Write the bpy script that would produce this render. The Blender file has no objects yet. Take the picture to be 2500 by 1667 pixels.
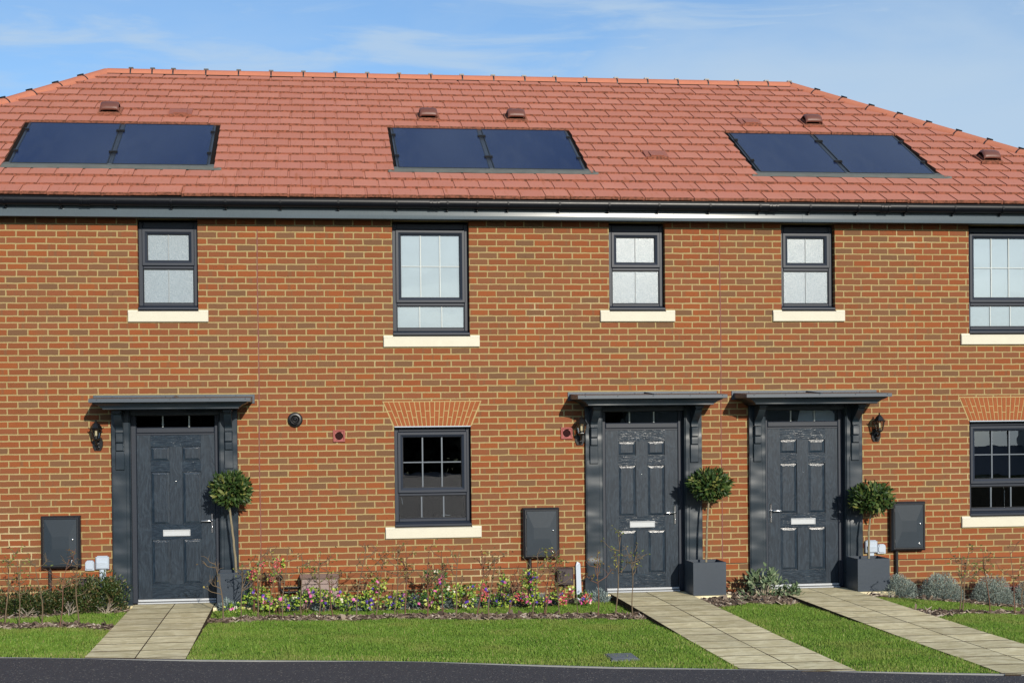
import bpy, math, random
import numpy as np
from mathutils import Vector, Matrix
random.seed(7); rng = np.random.default_rng(7)
scene = bpy.context.scene
C = bpy.context.collection
R = math.radians
SUN_AZ, SUN_EL = R(13), R(19)

# ------------------------------------------------------------------ helpers
class MB:
    """collects shapes, links them as ONE mesh object"""
    def __init__(s): s.v = []; s.f = []; s.m = []; s.sm = []
    def add(s, vs, fs, mi=0, smooth=False):
        o = len(s.v); s.v += [tuple(v) for v in vs]
        for f in fs:
            s.f.append([o+i for i in f]); s.m.append(mi); s.sm.append(smooth)
    def box(s, x0, x1, y0, y1, z0, z1, mi=0):
        vs = [(x0,y0,z0),(x1,y0,z0),(x1,y1,z0),(x0,y1,z0),(x0,y0,z1),(x1,y0,z1),(x1,y1,z1),(x0,y1,z1)]
        s.add(vs, [(0,1,5,4),(1,2,6,5),(2,3,7,6),(3,0,4,7),(4,5,6,7),(3,2,1,0)], mi)
    def hull8(s, vs, mi=0):
        s.add(vs, [(0,1,5,4),(1,2,6,5),(2,3,7,6),(3,0,4,7),(4,5,6,7),(3,2,1,0)], mi)
    def bbox(s, x0, x1, y0, y1, z0, z1, b=.004, mi=0):
        """box with chamfered front (-y) edges"""
        vs = [(x0+b,y0,z0+b),(x1-b,y0,z0+b),(x1-b,y0,z1-b),(x0+b,y0,z1-b),
              (x0,y0+b,z0),(x1,y0+b,z0),(x1,y0+b,z1),(x0,y0+b,z1),
              (x0,y1,z0),(x1,y1,z0),(x1,y1,z1),(x0,y1,z1)]
        fs = [(0,1,2,3)]
        for a, c in ((0,4),(4,8)):
            for i in range(4):
                j = (i+1) % 4; fs.append((a+i, c+i, c+j, a+j))
        fs.append((11,10,9,8)); s.add(vs, fs, mi)
    def tube(s, pts, rad, n=8, mi=0, cap=True, smooth=True):
        pts = [Vector(p) for p in pts]
        if not isinstance(rad, (list, tuple)): rad = [rad]*len(pts)
        vs = []; ref = Vector((.31,.17,.93)).normalized()
        for i, p in enumerate(pts):
            t = (pts[min(i+1, len(pts)-1)] - pts[max(i-1, 0)]).normalized()
            if abs(t.dot(ref)) > .95: r2 = Vector((1,0,0))
            else: r2 = ref
            a = t.cross(r2).normalized(); b = t.cross(a)
            for k in range(n):
                an = 2*math.pi*k/n
                vs.append(p + (a*math.cos(an) + b*math.sin(an))*rad[i])
        fs = []
        for i in range(len(pts)-1):
            for k in range(n):
                j = (k+1) % n; fs.append((i*n+k, i*n+j, (i+1)*n+j, (i+1)*n+k))
        s.add(vs, fs, mi, smooth)
        if cap:
            L = (len(pts)-1)*n
            s.add(vs[:n], [tuple(range(n-1,-1,-1))], mi); s.add(vs[L:], [tuple(range(n))], mi)
    def lathe_y(s, cx, cz, prof, n=24, mi=0, smooth=True):
        """prof: list of (y, r) about an axis along y"""
        vs = []; 
        for y, r in prof:
            for k in range(n):
                a = 2*math.pi*k/n; vs.append((cx+r*math.cos(a), y, cz+r*math.sin(a)))
        fs = [(i*n+k, i*n+(k+1)%n, (i+1)*n+(k+1)%n, (i+1)*n+k) for i in range(len(prof)-1) for k in range(n)]
        s.add(vs, fs, mi, smooth)
    def lathe_z(s, cx, cy, prof, n=24, mi=0, smooth=True, ph=0.):
        vs = []
        for z, r in prof:
            for k in range(n):
                a = 2*math.pi*k/n+ph; vs.append((cx+r*math.cos(a), cy+r*math.sin(a), z))
        fs = [(i*n+k, i*n+(k+1)%n, (i+1)*n+(k+1)%n, (i+1)*n+k) for i in range(len(prof)-1) for k in range(n)]
        s.add(vs, fs, mi, smooth)
    def ext_x(s, prof, x0, x1, mi=0, caps=True, smooth=False):
        """prof: closed list of (y,z), extruded along x"""
        n = len(prof)
        vs = [(x0,y,z) for y,z in prof]+[(x1,y,z) for y,z in prof]
        fs = [(i,(i+1)%n,n+(i+1)%n,n+i) for i in range(n)]
        s.add(vs, fs, mi, smooth)
        if caps: s.add(vs, [tuple(range(n-1,-1,-1)), tuple(range(n,2*n))], mi)
    def leaf(s, p, d, u, L, W, mi=0, fold=.25, pts=1):
        """a folded leaf from p along d, u = upward side"""
        p = Vector(p); d = Vector(d).normalized(); sd = d.cross(Vector(u))
        if sd.length < 1e-4: sd = d.cross(Vector((.3,.5,.8)))
        sd.normalize(); up = sd.cross(d)
        m = p + d*L*.5 - up*W*fold
        t = p + d*L - up*L*.12
        a = p + d*L*.33 + sd*W*.5; b = p + d*L*.33 - sd*W*.5
        a2 = p + d*L*.68 + sd*W*.42 - up*L*.05; b2 = p + d*L*.68 - sd*W*.42 - up*L*.05
        s.add([p, a, a2, t, m, b, b2], [(0,4,2,1),(4,3,2),(0,5,6,4),(4,6,3)], mi)
    def build(s, name, mats, parent=None, wn=False):
        me = bpy.data.meshes.new(name)
        off = WLOC.get(parent.name, Vector()) if parent else Vector()
        me.from_pydata([(x-off.x, y-off.y, z-off.z) for x,y,z in s.v], [], s.f)
        if not isinstance(mats, (list, tuple)): mats = [mats]
        for m in mats: me.materials.append(m)
        me.polygons.foreach_set('material_index', s.m)
        me.polygons.foreach_set('use_smooth', s.sm)
        me.update()
        o = bpy.data.objects.new(name, me); C.objects.link(o)
        if parent: o.parent = parent; WLOC[o.name] = off
        else: WLOC[o.name] = Vector()
        return o
WLOC = {}
def thing(name, loc, label, cat, group=None):
    o = bpy.data.objects.new(name, None); C.objects.link(o); o.location = loc
    o.empty_display_size = .1; WLOC[o.name] = Vector(loc)
    o['label'] = label; o['category'] = cat
    if group: o['group'] = group
    return o
def tag(o, label, cat, group=None):
    o['label'] = label; o['category'] = cat
    if group: o['group'] = group
    return o
def struct(o): o['kind'] = 'structure'; return o
def kids(o): return list(o.children)
def dup(root, loc, label, group=None):
    r = root.copy(); C.objects.link(r); r.location = loc; r['label'] = label
    WLOC[r.name] = Vector(loc)
    if group: r['group'] = group
    for ch in kids(root):
        c = ch.copy(); C.objects.link(c); c.parent = r
        for g in kids(ch):
            d = g.copy(); C.objects.link(d); d.parent = c
    return r
def mesh_np(name, verts, faces_n, nper, mats, col=None, parent=None):
    """fast mesh: verts (N,3), every face has nper consecutive vertices"""
    me = bpy.data.meshes.new(name); N = len(verts); F = N//nper
    me.vertices.add(N); me.vertices.foreach_set('co', verts.astype(np.float32).ravel())
    me.loops.add(N); me.loops.foreach_set('vertex_index', np.arange(N, dtype=np.int32))
    me.polygons.add(F); me.polygons.foreach_set('loop_start', np.arange(0, N, nper, dtype=np.int32))
    me.polygons.foreach_set('loop_total', np.full(F, nper, dtype=np.int32))
    for m in mats: me.materials.append(m)
    if col is not None:
        at = me.attributes.new('tint', 'FLOAT', 'POINT'); at.data.foreach_set('value', col.astype(np.float32))
    me.update(); me.validate()
    o = bpy.data.objects.new(name, me); C.objects.link(o)
    return o

# ------------------------------------------------------------------ node helpers
class NT:
    def __init__(s, name):
        s.mat = bpy.data.materials.new(name); s.mat.use_nodes = True
        s.t = s.mat.node_tree; s.t.nodes.clear()
        s.out = s.t.nodes.new('ShaderNodeOutputMaterial')
    def n(s, typ, **kw):
        nd = s.t.nodes.new(typ)
        for k, v in kw.items(): setattr(nd, k, v)
        return nd
    def l(s, a, b): s.t.links.new(a, b)
    def put(s, sock, v):
        if hasattr(v, 'is_output') or isinstance(v, bpy.types.NodeSocket): s.l(v, sock)
        else:
            if isinstance(v, (tuple, list)) and len(v) == 3 and sock.type == 'RGBA': v = (*v, 1)
            sock.default_value = v
    def math(s, op, a, b=None, c=None, clamp=False):
        nd = s.n('ShaderNodeMath', operation=op); nd.use_clamp = clamp
        s.put(nd.inputs[0], a)
        if b is not None: s.put(nd.inputs[1], b)
        if c is not None: s.put(nd.inputs[2], c)
        return nd.outputs[0]
    def sm(s, v, a, b, o0=0., o1=1.):
        nd = s.n('ShaderNodeMapRange', interpolation_type='SMOOTHSTEP')
        s.put(nd.inputs[0], v); s.put(nd.inputs[1], a); s.put(nd.inputs[2], b); s.put(nd.inputs[3], o0); s.put(nd.inputs[4], o1)
        return nd.outputs[0]
    def lin(s, v, a, b, o0=0., o1=1.):
        nd = s.n('ShaderNodeMapRange'); nd.clamp = True
        s.put(nd.inputs[0], v); s.put(nd.inputs[1], a); s.put(nd.inputs[2], b); s.put(nd.inputs[3], o0); s.put(nd.inputs[4], o1)
        return nd.outputs[0]
    def mix(s, f, a, b, blend='MIX'):
        nd = s.n('ShaderNodeMix', data_type='RGBA', blend_type=blend)
        s.put(nd.inputs[0], f); s.put(nd.inputs[6], a); s.put(nd.inputs[7], b)
        return nd.outputs[2]
    def pos(s): return s.n('ShaderNodeNewGeometry').outputs['Position']
    def obj(s): return s.n('ShaderNodeTexCoord').outputs['Object']
    def sep(s, v):
        nd = s.n('ShaderNodeSeparateXYZ'); s.l(v, nd.inputs[0]); return nd.outputs
    def comb(s, x=0., y=0., z=0.):
        nd = s.n('ShaderNodeCombineXYZ'); s.put(nd.inputs[0], x); s.put(nd.inputs[1], y); s.put(nd.inputs[2], z); return nd.outputs[0]
    def scale(s, v, sc):
        nd = s.n('ShaderNodeVectorMath', operation='MULTIPLY'); s.l(v, nd.inputs[0]); nd.inputs[1].default_value = sc; return nd.outputs[0]
    def noise(s, v, scale=5., detail=3., rough=.55, dist=0., col=False):
        nd = s.n('ShaderNodeTexNoise'); s.put(nd.inputs['Vector'], v)
        nd.inputs['Scale'].default_value = scale; nd.inputs['Detail'].default_value = detail
        nd.inputs['Roughness'].default_value = rough; nd.inputs['Distortion'].default_value = dist
        return nd.outputs['Color' if col else 'Fac']
    def white(s, v, col=False):
        nd = s.n('ShaderNodeTexWhiteNoise', noise_dimensions='3D'); s.put(nd.inputs['Vector'], v)
        return nd.outputs['Color' if col else 'Value']
    def ramp(s, f, stops, interp='LINEAR'):
        nd = s.n('ShaderNodeValToRGB'); s.put(nd.inputs[0], f); cr = nd.color_ramp; cr.interpolation = interp
        while len(cr.elements) < len(stops): cr.elements.new(.5)
        for e, (p, c) in zip(cr.elements, stops): e.position = p; e.color = (*c, 1)
        return nd.outputs[0]
    def bump(s, h, strength=.3, dist=.01, normal=None):
        nd = s.n('ShaderNodeBump'); s.put(nd.inputs['Height'], h); nd.inputs['Strength'].default_value = strength
        nd.inputs['Distance'].default_value = dist
        if normal is not None: s.l(normal, nd.inputs['Normal'])
        return nd.outputs[0]
    def pr(s, col, rough=.5, spec=.5, metal=0., normal=None, **kw):
        p = s.n('ShaderNodeBsdfPrincipled')
        s.put(p.inputs['Base Color'], col); s.put(p.inputs['Roughness'], rough)
        s.put(p.inputs['Specular IOR Level'], spec); s.put(p.inputs['Metallic'], metal)
        if normal is not None: s.l(normal, p.inputs['Normal'])
        for k, v in kw.items(): s.put(p.inputs[k], v)
        return p.outputs[0]
    def done(s, sh): s.l(sh, s.out.inputs[0]); return s.mat

def simple(name, col, rough=.5, spec=.5, metal=0., var=.12, nscale=6., bump=0., bscale=60., bdist=.003):
    t = NT(name); p = t.pos()
    n1 = t.noise(p, nscale, 4.); n2 = t.noise(p, nscale*9, 3.)
    k = t.math('ADD', t.math('MULTIPLY', t.math('SUBTRACT', n1, .5), 2*var), t.math('MULTIPLY', t.math('SUBTRACT', n2, .5), var))
    k = t.math('ADD', k, 1.)
    c = t.mix(1., col, t.comb(k, k, k), 'MULTIPLY')
    nr = t.bump(t.noise(p, bscale, 4.), bump, bdist) if bump else None
    rr = t.math('ADD', rough, t.math('MULTIPLY', t.math('SUBTRACT', n2, .5), .12), clamp=True)
    return t.done(t.pr(c, rr, spec, metal, nr))

M = {}
# ---- brickwork: 225 x 75 mm stretcher bond, colour drawn brick by brick
def brick_mat():
    t = NT('brickwork'); P = t.pos()
    wob = t.noise(P, 9., 3., col=True); wob2 = t.noise(P, 55., 3., col=True)
    dv = t.n('ShaderNodeVectorMath', operation='SUBTRACT'); t.l(wob, dv.inputs[0]); dv.inputs[1].default_value = (.5,.5,.5)
    dv2 = t.n('ShaderNodeVectorMath', operation='SUBTRACT'); t.l(wob2, dv2.inputs[0]); dv2.inputs[1].default_value = (.5,.5,.5)
    a1 = t.n('ShaderNodeVectorMath', operation='MULTIPLY_ADD'); t.l(dv.outputs[0], a1.inputs[0]); a1.inputs[1].default_value = (.010,.010,.010); t.l(P, a1.inputs[2])
    a2 = t.n('ShaderNodeVectorMath', operation='MULTIPLY_ADD'); t.l(dv2.outputs[0], a2.inputs[0]); a2.inputs[1].default_value = (.006,.006,.006); t.l(a1.outputs[0], a2.inputs[2])
    x, y, z = t.sep(a2.outputs[0])[:3]
    v = t.math('DIVIDE', t.math('SUBTRACT', z, .018), .075)
    row = t.math('FLOOR', v); fz = t.math('SUBTRACT', v, row)
    half = t.math('MULTIPLY', t.math('MODULO', t.math('ADD', row, 100.), 2.), .5)
    rj = t.math('MULTIPLY', t.math('SUBTRACT', t.white(t.comb(row, 3.1, 7.7)), .5), .10)
    u = t.math('ADD', t.math('ADD', t.math('DIVIDE', t.math('SUBTRACT', t.math('ADD', x, y), .958), .225), half), rj)
    colm = t.math('FLOOR', u); fu = t.math('SUBTRACT', u, colm)
    idv = t.comb(colm, row, 1.7)
    rnd = t.white(idv); rc = t.sep(t.white(t.comb(row, colm, 9.3), True))
    # distance in metres from the brick edge
    ex = t.math('MULTIPLY', t.math('MINIMUM', fu, t.math('SUBTRACT', 1., fu)), .225)
    ez = t.math('MULTIPLY', t.math('MINIMUM', fz, t.math('SUBTRACT', 1., fz)), .075)
    e = t.math('MINIMUM', ex, ez)
    thick = t.math('ADD', .0054, t.math('MULTIPLY', rc[0], .0022))
    mask = t.sm(e, thick, t.math('ADD', thick, .0028))
    base = t.ramp(rnd, [(0., (.345,.088,.034)), (.22, (.41,.090,.030)), (.42, (.36,.098,.042)), (.58, (.455,.104,.031)),
                        (.70, (.375,.10,.045)), (.80, (.31,.102,.050)), (.88, (.255,.118,.064)), (.945, (.215,.110,.062)), (1., (.50,.125,.034))], 'CONSTANT')
    # larger drifts in the batch: whole areas browner or redder
    drift = t.sm(t.noise(P, .7, 4., .6), .44, .62)
    base = t.mix(t.math('MULTIPLY', drift, t.math('MULTIPLY', t.sm(rc[1], .25, .7), .62)), base, (.265,.118,.062))
    # kiln bands across single bricks
    bx = t.comb(t.math('ADD', t.math('MULTIPLY', u, 2.6), t.math('MULTIPLY', rnd, 40.)), row, 0.)
    band = t.sm(t.noise(bx, 1., 1.), .56, .70)
    base = t.mix(t.math('MULTIPLY', band, .60), base, (.235,.120,.066))
    fine = t.noise(P, 120., 4., .65)
    k = t.lin(fine, .25, .75, .80, 1.2)
    base = t.mix(1., base, t.comb(k, k, k), 'MULTIPLY')
    # burnt specks
    vo = t.n('ShaderNodeTexVoronoi'); t.l(P, vo.inputs['Vector']); vo.inputs['Scale'].default_value = 62.
    sp = t.math('MULTIPLY', t.sm(vo.outputs['Distance'], .30, .16), t.math('MULTIPLY', t.sm(rc[2], .45, .75), t.sm(t.noise(P, 14., 2.), .5, .62)))
    base = t.mix(sp, base, (.055,.030,.022))
    # mortar smears dragged over brick faces, and a few pale salts
    sm_ = t.math('MULTIPLY', t.sm(t.noise(t.scale(P, (1.,1.,2.2)), 26., 4., .7), .66, .76), t.sm(t.noise(P, 1.3, 2.), .50, .64))
    base = t.mix(t.math('MULTIPLY', sm_, .55), base, (.62,.52,.34))
    mn = t.noise(P, 40., 4.)
    mort = t.mix(mn, (.315,.232,.102), (.39,.298,.142))
    mort = t.mix(t.sm(t.noise(P, 2.2, 3.), .55, .75), mort, (.29,.20,.080))
    base = t.mix(1., base, (.60,.70,.68), 'MULTIPLY')
    base = t.mix(.30, base, (.200,.074,.028))
    pale = t.sm(t.noise(P, .8, 3., .6), .60, .74)
    mort = t.mix(t.math('MULTIPLY', pale, .55), mort, (.60,.50,.30))
    bloom = t.math('MULTIPLY', t.sm(t.noise(t.scale(P, (1.,1.,.6)), 2.7, 5., .65), .66, .80), .30)
    base = t.mix(bloom, base, (.36,.235,.17))
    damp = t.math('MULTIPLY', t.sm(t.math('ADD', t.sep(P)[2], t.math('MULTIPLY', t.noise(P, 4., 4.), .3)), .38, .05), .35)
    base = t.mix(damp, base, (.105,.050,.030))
    col = t.mix(mask, mort, base)
    # the damp-proof course row is a smoother, oranger engineering brick
    dp = t.math('MULTIPLY', t.math('COMPARE', row, 4., .4), mask)
    col = t.mix(t.math('MULTIPLY', dp, .85), col, t.mix(rnd, (.24,.066,.022), (.29,.082,.028)))
    bed = t.math('MULTIPLY', t.math('COMPARE', row, 4., .4), t.sm(fz, .16, .10))
    col = t.mix(bed, col, (.05,.035,.028))
    h = t.math('ADD', t.math('MULTIPLY', mask, 1.), t.math('MULTIPLY', fine, .30))
    return t.done(t.pr(col, .86, .25, normal=t.bump(h, .8, .006)))
M['brick'] = brick_mat()

def arch_mat():
    t = NT('gauged_arch_brick'); P = t.pos()
    n = t.noise(P, 8., 3.); f = t.noise(P, 110., 4., .65)
    c = t.mix(n, (.24,.066,.023), (.33,.105,.036)); k = t.lin(f, .25, .75, .82, 1.16)
    c = t.mix(1., c, t.comb(k,k,k), 'MULTIPLY')
    return t.done(t.pr(c, .85, .25, normal=t.bump(f, .4, .003)))
M['arch'] = arch_mat()
M['mortar'] = simple('mortar', (.40,.30,.135), .9, .2, var=.15, nscale=20., bump=.4)
M['stone'] = simple('cast_stone', (.62,.585,.475), .8, .3, var=.06, nscale=7., bump=.15, bscale=220.)
def upvc(name, col, rough=.42, grain=(90.,90.,6.)):
    t = NT(name); P = t.pos()
    g = t.noise(t.scale(P, grain), 6., 3., .6)
    n = t.noise(P, 3., 3.)
    k = t.math('ADD', t.lin(g, .3, .7, .90, 1.10), t.math('MULTIPLY', t.math('SUBTRACT', n, .5), .22))
    c = t.mix(1., col, t.comb(k,k,k), 'MULTIPLY')
    return t.done(t.pr(c, rough, .32, normal=t.bump(g, .06, .002)))
M['upvc'] = upvc('anthracite_window_plastic', (.020,.026,.040))
M['upvc_dark'] = simple('black_window_gasket', (.012,.012,.014), .5, .4)
M['bar'] = simple('grey_glazing_bar', (.105,.125,.15), .4, .5, var=.05)
M['bar_mid'] = simple('mid_grey_glazing_bar', (.36,.39,.40), .4, .4, var=.05)
M['bar_pale'] = simple('pale_glazing_bar', (.50,.54,.53), .4, .5, var=.05)
def door_mat(name, vertical):
    t = NT(name); P = t.pos()
    sc = (1., 1., .055) if vertical else (.055, 1., 1.)
    wv = t.noise(t.scale(P, (1.,1.,.35) if vertical else (.35,1.,1.)), 7., 3., .5, .6)
    rings = t.math('PINGPONG', t.math('MULTIPLY', wv, 16.), 1.)
    g = t.noise(t.scale(P, sc), 330., 4., .7)
    gs = t.noise(t.scale(P, sc), 120., 3., .6)
    f = t.math('ADD', t.math('MULTIPLY', t.sm(gs, .45, .68), .55), t.math('MULTIPLY', t.sm(rings, .25, .95), .35))
    c = t.mix(f, (.008,.016,.028), (.028,.045,.066))
    h = t.math('ADD', g, t.math('MULTIPLY', rings, .25))
    return t.done(t.pr(c, .33, .40, normal=t.bump(h, .42, .0022)) if vertical else t.pr(c, .21, .45, normal=t.bump(t.math('ADD', t.math('MULTIPLY', gs, 1.2), t.math('MULTIPLY', g, .8)), .46, .0022)))
M['door_v'] = door_mat('grey_woodgrain_stile', True)
M['door_h'] = door_mat('grey_woodgrain_rail', False)
def grp():
    t = NT('moulded_grey_surround'); P = t.pos()
    n = t.noise(t.scale(P, (.7,1.,1.3)), 3.4, 1., .4)
    c = t.mix(n, (.010,.019,.029), (.019,.030,.043))
    return t.done(t.pr(c, .33, .42, normal=t.bump(n, .55, .05)))
M['grp'] = grp()
M['lead'] = simple('grey_canopy_sheet', (.048,.064,.084), .42, .5, var=.10, nscale=5.)
def fascia():
    t = NT('satin_grey_fascia'); P = t.pos()
    g = t.noise(t.scale(P, (1.,1.,.03)), 160., 3., .7); n = t.noise(t.scale(P, (.6,1.,3.)), 2.2, 3.)
    k = t.math('ADD', t.lin(g, .3, .7, .93, 1.07), t.math('MULTIPLY', t.math('SUBTRACT', n, .5), .25))
    c = t.mix(1., (.085,.108,.125), t.comb(k,k,k), 'MULTIPLY')
    return t.done(t.pr(c, .17, .16, normal=t.bump(g, .015, .0015)))
M['fascia'] = fascia()
M['soffit'] = simple('dark_soffit_board', (.05,.055,.065), .5, .4)
M['gutter'] = simple('black_gutter_plastic', (.004,.005,.008), .34, .28, var=.2, nscale=3.)
M['black'] = simple('black_plastic', (.012,.012,.014), .38, .5, var=.2)
def tile_mat():
    t = NT('roof_tile_concrete'); P = t.pos()
    at = t.n('ShaderNodeAttribute', attribute_name='tint').outputs['Fac']
    n = t.noise(P, 1.1, 4.); f = t.noise(P, 90., 4., .7)
    c = t.mix(at, (.42,.153,.102), (.475,.182,.122))
    c = t.mix(t.sm(n, .45, .7), c, (.445,.165,.115))
    st = t.sm(t.noise(t.scale(P, (7.,.7,.7)), 2.6, 3., .6), .58, .72)
    low = t.sm(t.sep(P)[2], 5.12, 4.98); st2 = t.math('MULTIPLY', st, t.math('ADD', .30, t.math('MULTIPLY', low, .5)))
    c = t.mix(st2, c, (.34,.105,.045))
    li = t.math('MULTIPLY', t.sm(t.noise(P, 26., 5., .7), .60, .72), t.sm(t.noise(P, .7, 3.), .42, .62)); c = t.mix(t.math('MULTIPLY', li, .35), c, (.30,.17,.12))
    k = t.lin(f, .25, .75, .90, 1.1)
    c = t.mix(1., c, t.comb(k,k,k), 'MULTIPLY')
    return t.done(t.pr(c, .72, .35, normal=t.bump(f, .25, .002)))
M['tile'] = tile_mat()
def tedge():
    t = NT('weathered_tile_edge'); P = t.pos()
    n = t.sm(t.noise(P, 30., 4., .7), .42, .62)
    c = t.mix(n, (.31,.115,.072), (.13,.055,.034))
    return t.done(t.pr(c, .9, .2, normal=t.bump(t.noise(P, 160., 3.), .5, .003)))
M['tedge'] = tedge()
M['felt'] = simple('dark_roof_underlay', (.012,.009,.008), .9, .1)
M['ridge'] = simple('ridge_tile_clay', (.445,.160,.095), .75, .3, var=.14, nscale=2.5, bump=.2, bscale=120.)
M['ventc'] = simple('brown_vent_plastic', (.135,.050,.036), .45, .4, var=.08)
M['ventt'] = simple('brown_vent_tile_plastic', (.29,.095,.058), .5, .4, var=.1)
def pv():
    t = NT('solar_cells'); P = t.obj(); x, y, z = t.sep(P)[:3]
    def grid(v, pitch, w):
        f = t.math('FRACT', t.math('DIVIDE', t.math('ADD', v, 40.), pitch))
        return t.math('LESS_THAN', f, w/pitch)
    g = t.math('MAXIMUM', grid(x, .0135, .0016), t.math('MULTIPLY', grid(y, .040, .003), .8))
    n = t.noise(P, 1.4, 3.)
    c = t.mix(n, (.007,.013,.046), (.012,.021,.062))
    c = t.mix(t.math('MULTIPLY', g, .30), c, (.05,.08,.19))
    dust = t.sm(t.noise(t.scale(P, (2.,.5,1.)), 2.2, 4., .6), .45, .8); c = t.mix(t.math('MULTIPLY', dust, .05), c, (.10,.11,.13))
    return t.done(t.pr(c, t.math('ADD', .08, t.math('MULTIPLY', dust, .14)), .24, normal=t.bump(t.noise(P, 8., 2.), .02, .004)))
M['pv'] = pv()
M['pvframe'] = simple('black_panel_frame', (.010,.011,.014), .35, .5)
M['rail'] = simple('dark_mounting_rail', (.055,.065,.08), .35, .6, metal=.5)
M['apron'] = simple('lead_apron_flashing', (.105,.110,.098), .6, .4, var=.25, nscale=9.)
M['shaded_plaster'] = simple('plaster_with_room_shade', (.030,.031,.030), .9, .2)  # pale plaster coloured near black: the dimness of the rooms is in the colour
M['blind'] = simple('pale_window_blind', (.43,.470,.485), .8, .2, var=.03)
M['jointm'] = simple('red_movement_sealant', (.20,.075,.060), .7, .3, var=.1)
def glass(name, tint=(.86,.90,.92), refl=.16, rough=.0, wob=.02):
    t = NT(name); P = t.pos()
    fr = t.n('ShaderNodeFresnel'); fr.inputs[0].default_value = 1.5
    f = t.math('ADD', t.math('MULTIPLY', fr.outputs[0], .9), refl, clamp=True)
    gl = t.n('ShaderNodeBsdfGlossy'); gl.inputs['Roughness'].default_value = rough; gl.inputs['Color'].default_value = (.95,.97,1,1)
    t.l(t.bump(t.noise(P, 2.3, 2.), wob, .02), gl.inputs['Normal'])
    tr = t.n('ShaderNodeBsdfTransparent'); tr.inputs[0].default_value = (*tint, 1)
    mx = t.n('ShaderNodeMixShader'); t.l(f, mx.inputs[0]); t.l(tr.outputs[0], mx.inputs[1]); t.l(gl.outputs[0], mx.inputs[2])
    return t.done(mx.outputs[0])
M['glass'] = glass('window_glass', refl=.15)
M['glass_fan'] = glass('fanlight_glass', refl=.06)
M['lampglass'] = glass('lantern_glass', (.82,.80,.74), refl=.03)
def obscure():
    t = NT('obscured_glass'); P = t.pos()
    vo = t.noise(P, 150., 2., .6)
    c = t.mix(t.sm(vo, .35, .68), (.19,.235,.27), (.31,.365,.40))
    return t.done(t.pr(c, .24, .6, normal=t.bump(vo, .40, .003)))
M['obscure'] = obscure()
M['chrome'] = simple('polished_chrome', (.75,.75,.76), .12, .5, metal=1., var=.02)
M['alu'] = simple('brushed_aluminium', (.80,.80,.81), .28, .5, metal=1., var=.05)
M['alu_w'] = simple('silver_threshold', (.47,.49,.51), .35, .5, var=.05)
M['planter'] = simple('planter_coating', (.024,.036,.054), .40, .45, var=.10, nscale=4., bump=.04, bscale=300.)
M['meter'] = simple('meter_box_plastic', (.014,.024,.036), .50, .32, var=.12, nscale=4.)
M['meter_rim'] = simple('meter_box_rim', (.012,.015,.021), .45, .5)
M['whitep'] = simple('pale_grey_plastic', (.42,.48,.56), .45, .5, var=.05)
M['gasbox'] = simple('mauve_brown_plastic', (.27,.20,.18), .55, .4, var=.10, nscale=5.)
M['brownbox'] = simple('dark_brown_plastic', (.040,.026,.029), .5, .4, var=.15)
M['terra'] = simple('terracotta_plastic', (.30,.075,.065), .5, .4, var=.08)
M['terra_dark'] = simple('vent_hole_dark', (.035,.008,.008), .8, .2)
M['iron'] = simple('black_lacquered_iron', (.008,.008,.009), .25, .6)
def slab():
    t = NT('riven_paving'); P = t.pos()
    at = t.n('ShaderNodeAttribute', attribute_name='tint').outputs['Fac']
    rv = t.noise(t.scale(P, (.8,1.2,1.)), 7., 5., .66, .6); big = t.noise(P, 1.6, 3.)
    c = t.mix(t.sm(rv, .38, .66), (.56,.475,.275), (.77,.68,.44))
    c = t.mix(t.math('MULTIPLY', t.sm(big, .5, .75), .45), c, (.48,.42,.28))
    k = t.lin(at, 0., 1., .86, 1.12); c = t.mix(1., c, t.comb(k,k,k), 'MULTIPLY')
    ge = t.math('MULTIPLY', t.sm(t.noise(P, 12., 4.), .60, .72), .35); c = t.mix(ge, c, (.20,.185,.115))
    return t.done(t.pr(c, .85, .25, normal=t.bump(rv, .30, .012)))
M['slab'] = slab()
def asphalt():
    t = NT('asphalt'); P = t.pos()
    vo = t.n('ShaderNodeTexVoronoi'); t.l(P, vo.inputs['Vector']); vo.inputs['Scale'].default_value = 95.
    n = t.noise(P, 1.1, 4.); rc = t.sep(vo.outputs['Color'])[0]
    c = t.mix(rc, (.034,.033,.041), (.080,.077,.085)); c = t.mix(t.math('MULTIPLY', n, .5), c, (.056,.055,.064))
    c = t.mix(t.math('GREATER_THAN', rc, .975), c, (.24,.22,.19))
    return t.done(t.pr(c, .85, .3, normal=t.bump(vo.outputs['Distance'], .9, .010)))
M['asphalt'] = asphalt()
M['kerb'] = simple('pale_edging', (.27,.27,.26), .8, .3, var=.2, nscale=9.)
def soil():
    t = NT('soil'); P = t.pos()
    c = t.mix(t.noise(P, 24., 5., .7), (.030,.020,.014), (.105,.075,.052))
    return t.done(t.pr(c, .95, .15, normal=t.bump(t.noise(P, 40., 5., .7), 1., .03)))
M['soil'] = soil()
def turf():
    t = NT('turf_base'); P = t.pos()
    c = t.mix(t.noise(P, 30., 5., .7), (.040,.075,.012), (.095,.150,.026))
    return t.done(t.pr(c, .95, .15, normal=t.bump(t.noise(P, 60., 4.), 1., .02)))
M['turf'] = turf()
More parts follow.
